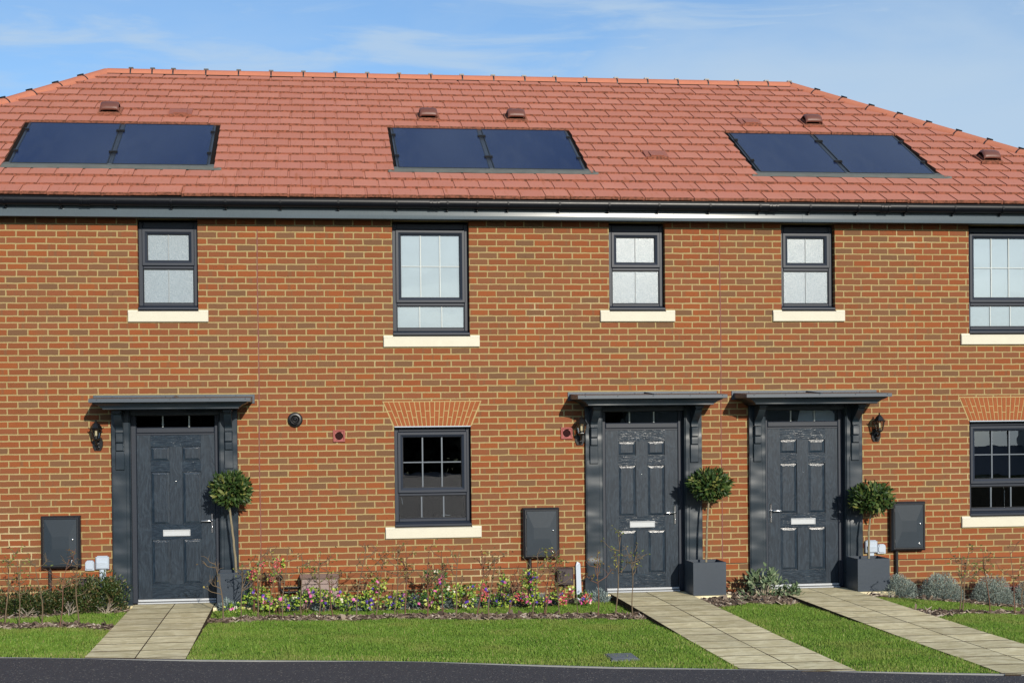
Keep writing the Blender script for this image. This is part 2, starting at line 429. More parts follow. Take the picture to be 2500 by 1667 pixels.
def grassm():
    t = NT('grass_blade'); P = t.pos()
    at = t.n('ShaderNodeAttribute', attribute_name='tint').outputs['Fac']
    c = t.ramp(at, [(0., (.088,.175,.022)), (.35, (.152,.275,.034)), (.7, (.215,.345,.050)), (.88, (.31,.37,.080)), (1., (.46,.41,.18))])
    patch = t.sm(t.noise(P, 1.3, 4., .6), .46, .70)
    c = t.mix(t.math('MULTIPLY', patch, .62), c, (.275,.30,.075))
    s1 = t.pr(c, .55, .3)
    tl = t.n('ShaderNodeBsdfTranslucent'); t.l(c, tl.inputs[0])
    mx = t.n('ShaderNodeMixShader'); mx.inputs[0].default_value = .28; t.l(s1, mx.inputs[1]); t.l(tl.outputs[0], mx.inputs[2])
    return t.done(mx.outputs[0])
M['grass'] = grassm()
def barkchip():
    t = NT('bark_chip'); at = t.n('ShaderNodeAttribute', attribute_name='tint').outputs['Fac']
    c = t.ramp(at, [(0., (.036,.026,.020)), (.40, (.15,.105,.078)), (.65, (.33,.26,.20)), (1., (.74,.66,.56))])
    return t.done(t.pr(c, .9, .2))
M['chip'] = barkchip()
def leafm(name, stops, rough=.4, spec=.5, trans=.18):
    t = NT(name); g = t.n('ShaderNodeNewGeometry')
    r = g.outputs['Random Per Island']
    c = t.ramp(r, stops)
    s1 = t.pr(c, rough, spec)
    tl = t.n('ShaderNodeBsdfTranslucent'); t.l(c, tl.inputs[0])
    mx = t.n('ShaderNodeMixShader'); mx.inputs[0].default_value = trans; t.l(s1, mx.inputs[1]); t.l(tl.outputs[0], mx.inputs[2])
    return t.done(mx.outputs[0])
M['bay'] = leafm('bay_leaf', [(0., (.018,.042,.012)), (.5, (.040,.080,.018)), (.85, (.085,.125,.030)), (1., (.22,.22,.06))], .45, .3)
M['shrub'] = leafm('evergreen_leaf', [(0., (.020,.042,.010)), (.5, (.045,.080,.018)), (.8, (.085,.110,.028)), (1., (.17,.11,.05))], .42)
M['silver'] = leafm('silver_leaf', [(0., (.13,.165,.145)), (.5, (.245,.295,.260)), (1., (.42,.47,.41))], .8, .2)
M['bluegrey'] = leafm('blue_grey_leaf', [(0., (.14,.19,.185)), (.5, (.23,.29,.285)), (1., (.36,.42,.41))], .8, .2)
M['sage'] = leafm('sage_leaf', [(0., (.075,.115,.060)), (.5, (.14,.20,.10)), (1., (.34,.40,.25))], .75, .2)
M['varieg'] = leafm('variegated_leaf', [(0., (.025,.080,.016)), (.25, (.075,.18,.025)), (.5, (.27,.40,.035)), (.88, (.50,.55,.09)), (1., (.66,.68,.25))], .5)
M['ivy'] = leafm('ivy_leaf', [(0., (.025,.085,.022)), (.6, (.06,.15,.035)), (.9, (.20,.28,.07)), (1., (.5,.5,.3))], .45)
M['dry'] = leafm('autumn_leaf', [(0., (.07,.045,.020)), (.4, (.13,.085,.028)), (.7, (.14,.13,.03)), (1., (.34,.27,.05))], .6)
M['freshleaf'] = leafm('late_green_leaf', [(0., (.10,.07,.03)), (.4, (.10,.14,.03)), (.8, (.20,.23,.04)), (1., (.38,.33,.06))], .6)
M['pink'] = leafm('pink_petal', [(0., (.66,.07,.30)), (.7, (.74,.16,.42)), (1., (.80,.45,.60))], .6)
M['purple'] = leafm('purple_petal', [(0., (.06,.02,.26)), (.7, (.11,.04,.42)), (1., (.22,.10,.55))], .6)
M['red'] = leafm('red_petal', [(0., (.50,.03,.05)), (.6, (.66,.07,.10)), (1., (.80,.28,.28))], .6)
M['white'] = leafm('white_petal', [(0., (.72,.68,.60)), (1., (.85,.80,.55))], .6)
M['twig'] = simple('sapling_bark', (.145,.105,.065), .8, .3, var=.35, nscale=14.)
M['twig_red'] = simple('reddish_twig_bark', (.145,.075,.050), .8, .3, var=.3, nscale=14.)
M['trunk'] = simple('bay_stem_bark', (.215,.180,.115), .8, .3, var=.3, nscale=20.)
M['deadtwig'] = simple('bare_grey_twig', (.34,.29,.23), .85, .2, var=.2, nscale=14.)
M['compost'] = simple('potting_compost', (.035,.024,.017), .95, .1, var=.4, nscale=40., bump=1., bdist=.02)
M['drain'] = simple('slate_blue_drain_cover', (.10,.115,.14), .6, .4, var=.2)

# ------------------------------------------------------------------ setting: levels and outlines (metres; wall face is y = 0, door sills z = 0)
def lerp(pts, x):
    if x <= pts[0][0]: return pts[0][1]
    for (a, b), (c, d) in zip(pts, pts[1:]):
        if x <= c: return b + (d-b)*(x-a)/(c-a)
    (a, b), (c, d) = pts[-2:]
    return d + (d-b)*(x-c)/(c-a)
ROAD = [(-12,-2.0), (-6.5,-2.85), (-2.82,-3.75), (-1.32,-4.19), (.82,-4.71), (2.5,-5.36), (4.12,-5.87), (5.67,-6.35), (9,-7.4), (16,-9.6)]
def yroad(x): return lerp(ROAD, x)
DOORS = (-1.57, 3.945, 5.955)
PATHS = [(-2.045,-1.135), (3.51,4.42), (5.52,6.43)]
def gz(x, y):
    t = min(1, max(0, -y/3.6))
    if -1.5 < x < -.3 and y > -.95: return -.09+.06*t + .065*math.exp(-((x+.9)/.30)**2)*min(1, (y+.95)/.4)
    if x < -1.6: return -.05 + .025*t
    if x < 4.0: return -.09 + .06*t
    if x < 6.0: return -.05 + .02*t
    return -.05 - .1*min(2.2, max(0, x-6.6))*(1-.35*min(1, max(0, (-y-2)/4)))
STRIP_T = [[(-12,-1.28),(-3.3,-1.28),(-2.9,-1.28),(-2.5,-1.37),(-2.28,-1.5),(-2.05,-1.64)],
           [(-1.15,-1.12),(-.78,-.93),(-.12,-.93),(.4,-1.08),(1.1,-1.08),(1.75,-1.23),(2.4,-1.40),(3.1,-1.60),(3.6,-1.62)],
           [(4.4,-1.30),(4.9,-1.13),(5.2,-1.27),(5.6,-1.14)],
           [(6.4,-1.9),(6.66,-2.05),(7.2,-1.80),(8.15,-1.30),(12,-.8)]]
STRIP_B = [[(-12,-1.67),(-3.2,-1.67),(-2.8,-1.70),(-2.4,-1.77),(-2.05,-2.0)],
           [(-1.1,-1.42),(-.5,-1.37),(.2,-1.47),(.83,-1.46),(1.77,-1.76),(2.4,-1.91),(3.05,-1.98),(3.6,-2.18)],
           None,
           [(6.4,-2.75),(6.62,-2.54),(7.15,-2.03),(7.9,-1.66),(12,-1.1)]]
BED_F = [[(-12,-.85),(-3.4,-.85),(-3.0,-.72),(-2.6,-.42),(-2.05,-.40)],
         [(-1.15,-.20),(-.56,-.18),(.04,-.30),(.62,-.47),(1.21,-.58),(2.3,-.57),(3.03,-.36),(3.6,-.22)],
         [(4.4,-1.42),(4.9,-1.13),(5.2,-1.27),(5.6,-1.14)],
         [(6.4,-.78),(7.1,-.63),(7.6,-.66),(12,-.55)]]
def zone(x):
    if x < PATHS[0][0]: return 0
    if PATHS[0][1] < x < PATHS[1][0]: return 1
    if PATHS[1][1] < x < PATHS[2][0]: return 2
    if x > PATHS[2][1]: return 3
    return -1
def region(x, y):
    z = zone(x)
    if z < 0 or y > -.02: return 'path'
    if y < yroad(x): return 'road'
    if y > lerp(BED_F[z], x): return 'bed'
    if STRIP_B[z] is not None and lerp(STRIP_B[z], x) < y < lerp(STRIP_T[z], x): return 'bed'
    return 'grass'

# ground, garden, road
b = MB(); b.add([(-900,-900,-.55),(900,-900,-.55),(900,900,-.55),(-900,900,-.55)], [(0,1,2,3)])
g = b.build('ground', M['turf']); struct(g)
b = MB()
xs = list(np.arange(-8, 13.01, .14)); ys = [0, -.15, -.3, -.5, -.7, -.9, -1.1, -1.3, -1.5, -1.7, -1.9, -2.1, -2.4, -2.8, -3.2, -3.6]
vs = []
for x in xs:
    for k, y in enumerate(ys):
        yy = max(y, yroad(x)+.05)
        vs.append((x, yy, gz(x, yy) + .003*math.sin(x*5.1+y*7)*math.sin(y*4.3) - .009))
    vs.append((x, yroad(x)+.04, -.045)); vs.append((x, yroad(x)+.04, -.5))
n = len(ys)+2
fs = [(i*n+j, i*n+j+1, (i+1)*n+j+1, (i+1)*n+j) for i in range(len(xs)-1) for j in range(n-1)]
b.add(vs, fs, 0, True)
gs = b.build('garden_soil', M['soil']); struct(gs)
b = MB(); st_ = .07; idx = {}
def lv_(i, j):
    if (i, j) not in idx:
        X, Y = i*st_, j*st_; idx[(i, j)] = len(b.v); b.v.append((X, Y, gz(X, Y)+.003*math.sin(X*5.1+Y*7)*math.sin(Y*4.3)-.004))
    return idx[(i, j)]
for i in range(-86, 172):
    for j in range(-110, 0):
        if all(region((i+p)*st_, (j+q)*st_) == 'grass' for p in (0,1) for q in (0,1)):
            b.f.append([lv_(i,j), lv_(i+1,j), lv_(i+1,j+1), lv_(i,j+1)]); b.m.append(0); b.sm.append(True)
lw = b.build('lawn', M['turf']); struct(lw)
b = MB()
edge = [(x, yroad(x)) for x in list(np.arange(-12, 16.1, .5))]
top = [(x, y, -.032+.006*math.sin(x*2.1)) for x, y in edge]
nn = len(top); rows = [0, .5, 1.2, 2.5, 5, 9, 14, 40]
vs = []
for x, y, z in top:
    for r in rows: vs.append((x - r*.25, y - r, z - .004*min(r, 6)))
m = len(rows)
b.add(vs, [(i*m+j, i*m+j+1, (i+1)*m+j+1, (i+1)*m+j) for i in range(nn-1) for j in range(m-1)], 0, True)
rd = b.build('road', M['asphalt']); struct(rd)
b = MB()
for (x0, y0), (x1, y1) in zip(edge, edge[1:]):
    b.hull8([(x0,y0-.004,-.2),(x1,y1-.004,-.2),(x1,y1+.022,-.2),(x0,y0+.022,-.2),(x0,y0-.004,-.027),(x1,y1-.004,-.027),(x1,y1+.022,-.026),(x0,y0+.022,-.026)])
kb = b.build('kerb', M['kerb']); struct(kb)

# three slab paths: 450 mm riven flags, two abreast
def path(px0, px1):
    b = MB(); tint = []
    G = .009; mid = (px0+px1)/2
    y = -.02; k = 0
    while y > -8:
        for (x0, x1) in ((px0, mid-G/2), (mid+G/2, px1)):
            ya, yb = y, y-.428
            l0, l1 = max(yb, yroad(x0)+.04), max(yb, yroad(x1)+.04)
            if l0 >= ya-.01 and l1 >= ya-.01: continue
            l0, l1 = min(l0, ya-.005), min(l1, ya-.005)
            h = [random.uniform(-.0008,.0008) - .022*min(1,max(0,(-yy_-1)/3)) for yy_ in (ya, ya, l1, l0)]
            c = .0012; tt = random.random()
            vs = [(x0,ya,h[0]-c),(x1,ya,h[1]-c),(x1,l1,h[2]-c),(x0,l0,h[3]-c),
                  (x0+c,ya-c,h[0]),(x1-c,ya-c,h[1]),(x1-c,l1+c,h[2]),(x0+c,l0+c,h[3]),
                  (x0,ya,-.12),(x1,ya,-.12),(x1,l1,-.12),(x0,l0,-.12)]
            fs = [(7,6,5,4)]+[(i,4+i,4+(i+1)%4,(i+1)%4) for i in range(4)]+[(8+i,i,(i+1)%4,8+(i+1)%4) for i in range(4)]
            b.add(vs, fs[:1]); b.add(vs, fs[1:], 1); tint += [tt]*24
        y -= .45; k += 1
    # jointing mortar bed just under the flags
    o0 = len(b.v); 
    ye0, ye1 = yroad(px0)+.05, yroad(px1)+.05
    jz = lambda y: -.022*min(1,max(0,(-y-1)/3))-.004
    jv = []
    for k in range(25):
        for X, Y in ((px0+.004, ye0), (px1-.004, ye1)): y_ = -.02+(Y+.02)*k/24; jv.append((X, y_, jz(y_)))
    b.add(jv, [(2*k+1,2*k,2*k+2,2*k+3) for k in range(24)], 1); tint += [.3]*len(jv)
    o = b.build('path', [M['slab'], M['soil']]); struct(o)
    at = o.data.attributes.new('tint','FLOAT','POINT'); at.data.foreach_set('value', tint)
    return o
for a, c in PATHS: path(a, c)
# yellowish landing flags beside the thresholds, under the planters
def landing(x0, x1, y1):
    b = MB(); b.bbox(x0, x1, -.001, .001, 0, 0)
    b = MB(); b.hull8([(x0,y1,-.10),(x1,y1,-.10),(x1,-.01,-.10),(x0,-.01,-.10),(x0,y1,-.003),(x1,y1,-.003),(x1,-.01,-.003),(x0,-.01,-.003)])
    o = b.build('path', M['slab']); struct(o)
    at = o.data.attributes.new('tint','FLOAT','POINT'); at.data.foreach_set('value', [.8]*8)
landing(-1.128, -.69, -.503); landing(4.427, 4.87, -.54); landing(6.437, 6.88, -.54)
landing(-2.34, -2.052, -.14); landing(3.20, 3.503, -.16); landing(5.21, 5.513, -.16)

# ------------------------------------------------------------------ the terrace
H = thing('terraced_house', (2.15, 0, 0), 'two storey red brick terrace with hipped tiled roof and three dark grey front doors', 'house')
WX0, WX1 = -6.35, 10.65
# window openings: x0, x1, z0 (frame foot), z1, transom level
WIN = {'W1': (-1.968,-1.287,3.387,4.41), 'W2': (.958,1.866,3.09,4.41), 'W3': (3.549,4.234,3.385,4.41), 'W4': (5.678,6.355,3.387,4.41),
       'W5': (8.070,8.978,3.098,4.41), 'W6': (.958,1.866,.838,2.02), 'W7': (8.063,8.971,.842,2.02)}
OPEN = [(w[0], w[1], w[2]-.02, w[3]+(.03 if w[3] > 4 else 0)) for w in WIN.values()] + [(c-.51, c+.51, -.1, 2.24) for c in DOORS]
xsx = sorted({WX0, WX1, *[o[0] for o in OPEN], *[o[1] for o in OPEN]}); zs = sorted({-.5, 4.5, *[o[2] for o in OPEN], *[o[3] for o in OPEN]})
b = MB()
for xa, xb in zip(xsx, xsx[1:]):
    for za, zb in zip(zs, zs[1:]):
        mx, mz = (xa+xb)/2, (za+zb)/2
        if any(o[0] < mx < o[1] and o[2] < mz < o[3] for o in OPEN): continue
        b.add([(xa,0,za),(xb,0,za),(xb,0,zb),(xa,0,zb)], [(0,1,2,3)])
for x0, x1, z0, z1 in OPEN:
    d = .3
    b.add([(x0,0,z0),(x0,d,z0),(x0,d,z1),(x0,0,z1)], [(0,1,2,3)]); b.add([(x1,0,z0),(x1,0,z1),(x1,d,z1),(x1,d,z0)], [(0,1,2,3)])
    b.add([(x0,0,z1),(x0,d,z1),(x1,d,z1),(x1,0,z1)], [(0,1,2,3)]); b.add([(x0,0,z0),(x1,0,z0),(x1,d,z0),(x0,d,z0)], [(0,1,2,3)])
YB = 8.5
b.add([(WX0,0,-.5),(WX0,0,4.5),(WX0,YB,4.5),(WX0,YB,-.5)], [(0,1,2,3)]); b.add([(WX1,0,-.5),(WX1,YB,-.5),(WX1,YB,4.5),(WX1,0,4.5)], [(0,1,2,3)])
b.add([(WX0,YB,-.5),(WX0,YB,4.5),(WX1,YB,4.5),(WX1,YB,-.5)], [(0,1,2,3)])
# light stains under the sills are left to the brick itself
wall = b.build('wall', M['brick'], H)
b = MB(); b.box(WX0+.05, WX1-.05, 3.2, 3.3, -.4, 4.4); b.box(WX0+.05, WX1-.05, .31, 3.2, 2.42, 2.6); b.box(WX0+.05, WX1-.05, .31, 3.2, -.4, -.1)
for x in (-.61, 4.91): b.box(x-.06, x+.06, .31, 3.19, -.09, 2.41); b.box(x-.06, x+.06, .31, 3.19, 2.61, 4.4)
b.build('inner_wall', M['shaded_plaster'], H)
for jx in (-.6075, 4.912):
    b = MB(); pts = [(jx+.0035*math.sin(z*3.1+jx), -.002, z) for z in np.arange(.36, 4.44, .12)]
    vs = []
    for p in pts: 
        w = .0075+.0015*math.sin(p[2]*17); vs += [(p[0]-w, .002, p[2]), (p[0]-w*.6, -.004, p[2]), (p[0]+w*.6, -.004, p[2]), (p[0]+w, .002, p[2])]
    b.add(vs, [(i*4+j, i*4+j+1, i*4+j+5, i*4+j+4) for i in range(len(pts)-1) for j in range(3)])
    b.build('movement_joint', M['jointm'], H)

# ---- windows: outer frame > sash, panes, glazing bars, sill, blind
FY = .085
def frame_ring(b, x0, x1, z0, z1, w, y0, y1, bev=.006, mi=0):
    """mitred frame with a sloped inner edge; front at y0"""
    O = [(x0,z0),(x1,z0),(x1,z1),(x0,z1)]; I = [(x0+w,z0+w),(x1-w,z0+w),(x1-w,z1-w),(x0+w,z1-w)]
    A = [(x0+bev,z0+bev),(x1-bev,z0+bev),(x1-bev,z1-bev),(x0+bev,z1-bev)]
    q = .45*w; B = [(x0+w-q,z0+w-q),(x1-w+q,z0+w-q),(x1-w+q,z1-w+q),(x0+w-q,z1-w+q)]
    vs = [(x,y1,z) for x,z in O]+[(x,y0+bev,z) for x,z in O]+[(x,y0,z) for x,z in A]+[(x,y0,z) for x,z in B]+[(x,y0+q*.55,z) for x,z in I]+[(x,y1,z) for x,z in I]
    fs = []
    for L in range(5):
        for i in range(4):
            j = (i+1)%4; fs.append((L*4+i, L*4+j, L*4+4+j, L*4+4+i))
    b.add(vs, fs, mi)
def bars(x0, x1, z0, z1, cols, rows, y, mat, parent, w=.009):
    for k in range(1, cols):
        b = MB(); x = x0+(x1-x0)*k/cols; b.bbox(x-w, x+w, y-.004, y+.004, z0, z1, .003); b.build('glazing_bar', mat, parent)
    for k in range(1, rows):
        b = MB(); z = z0+(z1-z0)*k/rows; b.bbox(x0, x1, y-.0030, y+.0035, z-w*.8, z+w*.8, .0025); b.build('glazing_bar', mat, parent)
def pane(x0, x1, z0, z1, y, mat, parent, tilt=0.):
    dz = math.tan(tilt)*(z1-z0)
    b = MB(); b.hull8([(x0,y,z0),(x1,y,z0),(x1,y+.006,z0),(x0,y+.006,z0),(x0,y+dz,z1),(x1,y+dz,z1),(x1,y+dz+.006,z1),(x0,y+dz+.006,z1)])
    b = MB(); b.add([(x0,y,z0),(x1,y,z0),(x1,y+dz,z1),(x0,y+dz,z1)], [(0,1,2,3)])
    return b.build('pane', mat, parent)
def window(key, kind, cols, rows, tilt=0., label=None):
    x0, x1, z0, z1 = WIN[key]
    if kind == 'small': zl0, zl1, zs0, zs1 = z0+.096, z0+.470, z0+.517, z0+.943     # lower glass, sash
    elif z1 > 4: zl0, zl1, zs0, zs1 = z0+.100, z0+.340, z0+.388, z0+1.25
    else: zl0, zl1, zs0, zs1 = z0+.103, z0+.347, z0+.393, z0+1.115
    b = MB(); F = FY
    fx0, fx1 = x0+.003, x1-.003; zt = min(z1, 4.43)
    b.bbox(fx0, fx0+.050, F, F+.07, z0+.052, zt, .005); b.bbox(fx1-.050, fx1, F, F+.07, z0+.052, zt, .005)
    b.bbox(fx0+.0505, fx1-.0505, F+.001, F+.07, zs1+.004, zt, .005)                    # head
    b.bbox(fx0+.0505, fx1-.0505, F+.001, F+.07, zl1+.012, zs0-.003, .006)              # transom
    b.bbox(fx0+.0505, fx1-.0505, F+.001, F+.07, z0+.052, zl0-.012, .006)               # bottom rail
    b.bbox(fx0-.004, fx1+.004, -.012, F+.06, z0+.003, z0+.030, .004)                   # projecting nose
    b.hull8([(fx0,F-.04,z0+.031),(fx1,F-.04,z0+.031),(fx1,F+.06,z0+.031),(fx0,F+.06,z0+.031),(fx0,F-.002,z0+.0515),(fx1,F-.002,z0+.0515),(fx1,F+.06,z0+.0515),(fx0,F+.06,z0+.0515)])
    W = b.build('window', M['upvc'], H)
    if label: W['label'] = label
    s = MB(); frame_ring(s, fx0+.040, fx1-.040, zs0, zs1, .060, F-.016, F+.05)
    S = s.build('sash', M['upvc'], W)
    g = MB(); gx0, gx1 = fx0+.0995, fx1-.0995; gz0, gz1 = zs0+.0595, zs1-.0595
    for (a, bb, c, d) in ((gx0, gx1, gz0, gz1), (fx0+.052, fx1-.052, zl0-.010, zl1+.010)):
        frame_ring(g, a, bb, c, d, .007, F+.012, F+.03, .001)
    g.build('gasket', M['upvc_dark'], W)
    gm = M['obscure'] if kind == 'small' else M['glass']
    pane(gx0+.005, gx1-.005, gz0+.005, gz1-.005, F+.024, gm, W, tilt)
    pane(fx0+.057, fx1-.057, zl0-.005, zl1+.005, F+.024, gm, W, tilt)
    dark = z1 < 3
    bm = M['bar'] if dark else M['bar_pale']
    yb = F+.020 if kind == 'small' else F+.019
    if kind == 'small':
        bars(gx0+.006, gx1-.006, gz0+.006, gz1-.006, 2, 1, yb-.003, M['bar_mid'], W, .0042); bars(fx0+.058, fx1-.058, zl0-.004, zl1+.004, 2, 1, yb-.003, M['bar_mid'], W, .0042)
    else:
        bw = .009 if dark else .0065; bars(gx0+.006, gx1-.006, gz0+.006, gz1-.006, cols, rows, yb, bm, W, bw); bars(fx0+.058, fx1-.058, zl0-.004, zl1+.004, cols, 1, yb, bm, W, bw)
    # cast stone sill: stooled ends, weathered front
    s = MB(); sx0, sx1 = x0-.113, x1+.113; st = z0-.002; sb = z0-.138
    s.bbox(sx0, sx1, -.036, .06, sb, st-.026, .006)
    s.hull8([(x0-.002,-.033,st-.0255),(x1+.002,-.033,st-.0255),(x1+.002,.09,st-.0255),(x0-.002,.09,st-.0255),(x0-.002,-.028,st-.016),(x1+.002,-.028,st-.016),(x1+.002,.09,st),(x0-.002,.09,st)])
    for a, c in ((sx0, x0-.003), (x1+.003, sx1)): s.hull8([(a,-.034,st-.0255),(c,-.034,st-.0255),(c,.03,st-.0255),(a,.03,st-.0255),(a,-.022,st),(c,-.022,st),(c,.03,st),(a,.03,st)])
    s.build('sill', M['stone'], W)
    if key in ('W2', 'W5'):
        s = MB(); s.box(x0+.03, x1-.03, F+.032, F+.036, z0+.06, zt-.02); s.build('blind', M['blind'], W)
    if key == 'W6':
        s = MB()
        s.tube([(x0+.085,F+.075,zl1-.01),(x0+.096,F+.085,zl1-.05),(x0+.100,F+.085,zl1-.09)], .006, 6)
        s.build('handle', M['bar'], W)
        s = MB(); s.tube([(x1-.34,F+.08,zl0+.012),(x1-.30,F+.09,zl0+.020),(x1-.24,F+.085,zl0+.012)], .005, 6); s.build('stay', M['bar'], W)
    return W
window('W1', 'small', 2, 1); window('W2', 'tall', 3, 2, label='tall upstairs window closed off by a pale blind')
window('W3', 'small', 2, 1); window('W4', 'small', 2, 1); window('W5', 'tall', 3, 2, R(.3))
window('W6', 'tall', 3, 2); window('W7', 'tall', 3, 2, R(1.75))

# ---- splayed brick arches over the ground floor windows
def arch(x0, x1, zb, zt):
    tl, tr, n = x0-.122, x1+.118, 19
    b = MB(); g = .0055
    b.hull8([(x0-.012,-.0015,zb),(x1+.012,-.0015,zb),(x1+.012,.05,zb),(x0-.012,.05,zb),(tl-.012,-.0015,zt+.006),(tr+.012,-.0015,zt+.006),(tr+.012,.05,zt+.006),(tl-.012,.05,zt+.006)], 1)
    for k in range(n):
        def X(f, t):   # f along, t up
            return (x0+(x1-x0)*f)*(1-t)+(tl+(tr-tl)*f)*t
        cut = .36 if k % 2 else .62
        for t0, t1 in ((0, cut-.018), (cut+.018, 1)):
            f0, f1 = k/n, (k+1)/n; y = -.0045-random.random()*.0015
            j = [random.uniform(-.0012,.0012) for _ in range(4)]
            xa, xb, xc, xd = X(f0,t0)+g+j[0], X(f1,t0)-g+j[1], X(f1,t1)-g+j[2], X(f0,t1)+g+j[3]
            za, zc = zb+(zt-zb)*t0+(.001 if t0 == 0 else 0), zb+(zt-zb)*t1-(.004 if t1 == 1 else 0)
            b.hull8([(xa,y,za),(xb,y,za),(xb,.02,za),(xa,.02,za),(xd,y,zc),(xc,y,zc),(xc,.02,zc),(xd,.02,zc)], 0)
    b.build('brick_arch', [M['arch'], M['mortar']], H)
    b = MB(); b.box(x0+.004, x1-.004, -.012, .05, zb-.0115, zb-.0005); b.build('lintel_edge', M['whitep'], H)
arch(.958, 1.866, 2.021, 2.31); arch(8.063, 8.971, 2.021, 2.31)

# ---- doors
PANELS = [(s*.0715 if s > 0 else -.286, .286 if s > 0 else -.0715, z0, z1) for s in (-1, 1) for z0, z1 in ((1.642,1.812),(.908,1.520),(.216,.736))]
def door(c, hand):
    y = .085; b = MB()
    xs_ = [-.442,-.286,-.0715,.0715,.286,.442]; zs_ = [.052,.216,.736,.908,1.520,1.642,1.812,1.945]
    for i in range(5):
        for k in range(7):
            xa, xb, za, zb = xs_[i], xs_[i+1], zs_[k], zs_[k+1]
            if i in (1, 3) and k in (1, 3, 5): continue
            mi = 0
            if i in (1, 2, 3) and k in (0, 2, 6): mi = 1
            if i in (1, 3) and k == 4: mi = 1
            dy = -.0008 if mi else 0
            b.add([(c+xa,y+dy,za),(c+xb,y+dy,za),(c+xb,y+dy,zb),(c+xa,y+dy,zb)], [(0,1,2,3)], mi)
    b.add([(c-.442,y,.052),(c-.442,y+.044,.052),(c-.442,y+.044,1.945),(c-.442,y,1.945)], [(0,1,2,3)]); b.add([(c+.442,y,.052),(c+.442,y,1.945),(c+.442,y+.044,1.945),(c+.442,y+.044,.052)], [(0,1,2,3)])
    b.add([(c-.442,y+.044,.052),(c+.442,y+.044,.052),(c+.442,y+.044,1.945),(c-.442,y+.044,1.945)], [(3,2,1,0)])
    for xa, xb, za, zb in PANELS:
        e, w = .006, .032
        L = [[(xa,y),(xb,y)], None]
        r0 = [(c+xa,y,za),(c+xb,y,za),(c+xb,y,zb),(c+xa,y,zb)]
        r1 = [(c+xa+.003,y+.016,za+.003),(c+xb-.003,y+.016,za+.003),(c+xb-.003,y+.016,zb-.003),(c+xa+.003,y+.016,zb-.003)]
        r2 = [(c+xa+e,y+.016,za+e),(c+xb-e,y+.016,za+e),(c+xb-e,y+.016,zb-e),(c+xa+e,y+.016,zb-e)]
        r3 = [(c+xa+w,y+.0085,za+w),(c+xb-w,y+.0085,za+w),(c+xb-w,y+.0085,zb-w),(c+xa+w,y+.0085,zb-w)]
        r4 = [(c+xa+w+.002,y+.0105,za+w+.002),(c+xb-w-.002,y+.0105,za+w+.002),(c+xb-w-.002,y+.0105,zb-w-.002),(c+xa+w+.002,y+.0105,zb-w-.002)]
        vs = r0+r1+r2+r3+r4
        for q in range(4):
            for i in range(4):
                j = (i+1)%4
                b.add([vs[q*4+i],vs[q*4+j],vs[q*4+4+j],vs[q*4+4+i]], [(0,1,2,3)], 1 if (q == 2 and i in (0, 2)) else 0)
        b.add(r4, [(0,1,2,3)], 0)
    D = b.build('door', [M['door_v'], M['door_h']], H)
    b = MB()                                                          # letter plate: frame and flap
    frame_ring(b, c-.155, c+.155, .774, .848, .010, y-.012, y+.002, .003); b.bbox(c-.146, c+.146, y-.007, y+.002, .782, .834, .003, 1)
    b.bbox(c-.144, c+.144, y-.010, y-.0005, .8345, .8435, .003)
    b.build('letter_plate', [M['alu_w'], M['alu_w']], D)
    b = MB(); hx = c+hand*.405
    b.bbox(hx-.014, hx+.014, y-.010, y+.001, .805, 1.030, .005)
    b.tube([(hx,y-.009,.945),(hx,y-.050,.945),(hx-hand*.02,y-.056,.946),(hx-hand*.118,y-.052,.946)], [.009,.009,.009,.007], 10)
    b.lathe_y(hx, .868, [(y-.018,.001),(y-.018,.007),(y-.008,.009)], 12)
    b.build('handle', M['chrome'], D)
    b = MB(); b.lathe_y(c, 1.415, [(y-.006,.0005),(y-.006,.006),(y+.001,.008)], 12); b.build('spyhole', M['chrome'], D)
    # frame with fanlight
    b = MB()
    for s in (-1, 1):
        x0, x1 = (c-.508, c-.446) if s < 0 else (c+.446, c+.508)
        b.bbox(x0, x1, .070, .15, .0, 2.235, .006)
    b.bbox(c-.4455, c+.4455, .067, .15, 1.968, 2.036, .010); b.bbox(c-.4455, c+.4455, .071, .15, 2.168, 2.235, .006)
    b.bbox(c-.4455, c+.4455, .082, .14, 1.946, 1.9675, .003)
    F = b.build('door_frame', M['upvc'], H)
    pane(c-.4455, c+.4455, 2.0365, 2.1675, .098, M['glass_fan'], F)
    if hand < 0:
        b = MB(); b.add([(c-.05,.12,2.03),(c+.42,.12,2.03),(c+.42,.12,2.12),(c+.40,.12,2.15),(c+.36,.12,2.168),(c-.02,.12,2.168)], [(0,1,2,3,4,5)]); b.build('blind', M['blind'], F)
    b = MB()
    for x in (-.145, .155): b.bbox(c+x-.0085, c+x+.0085, .090, .096, 2.037, 2.167, .002)
    b.build('glazing_bar', M['bar_pale'], F)
    b = MB(); b.bbox(c-.4455, c+.4455, .052, .13, .020, .046, .006); b.bbox(c-.4455, c+.4455, .022, .12, -.004, .013, .004)
    b.bbox(c-.4455, c+.4455, .056, .12, .0135, .0195, .001, 1)
    b.build('threshold', [M['alu_w'], M['upvc_dark']], F)
    # surround: panelled pilasters, plinths, head board
    b = MB()
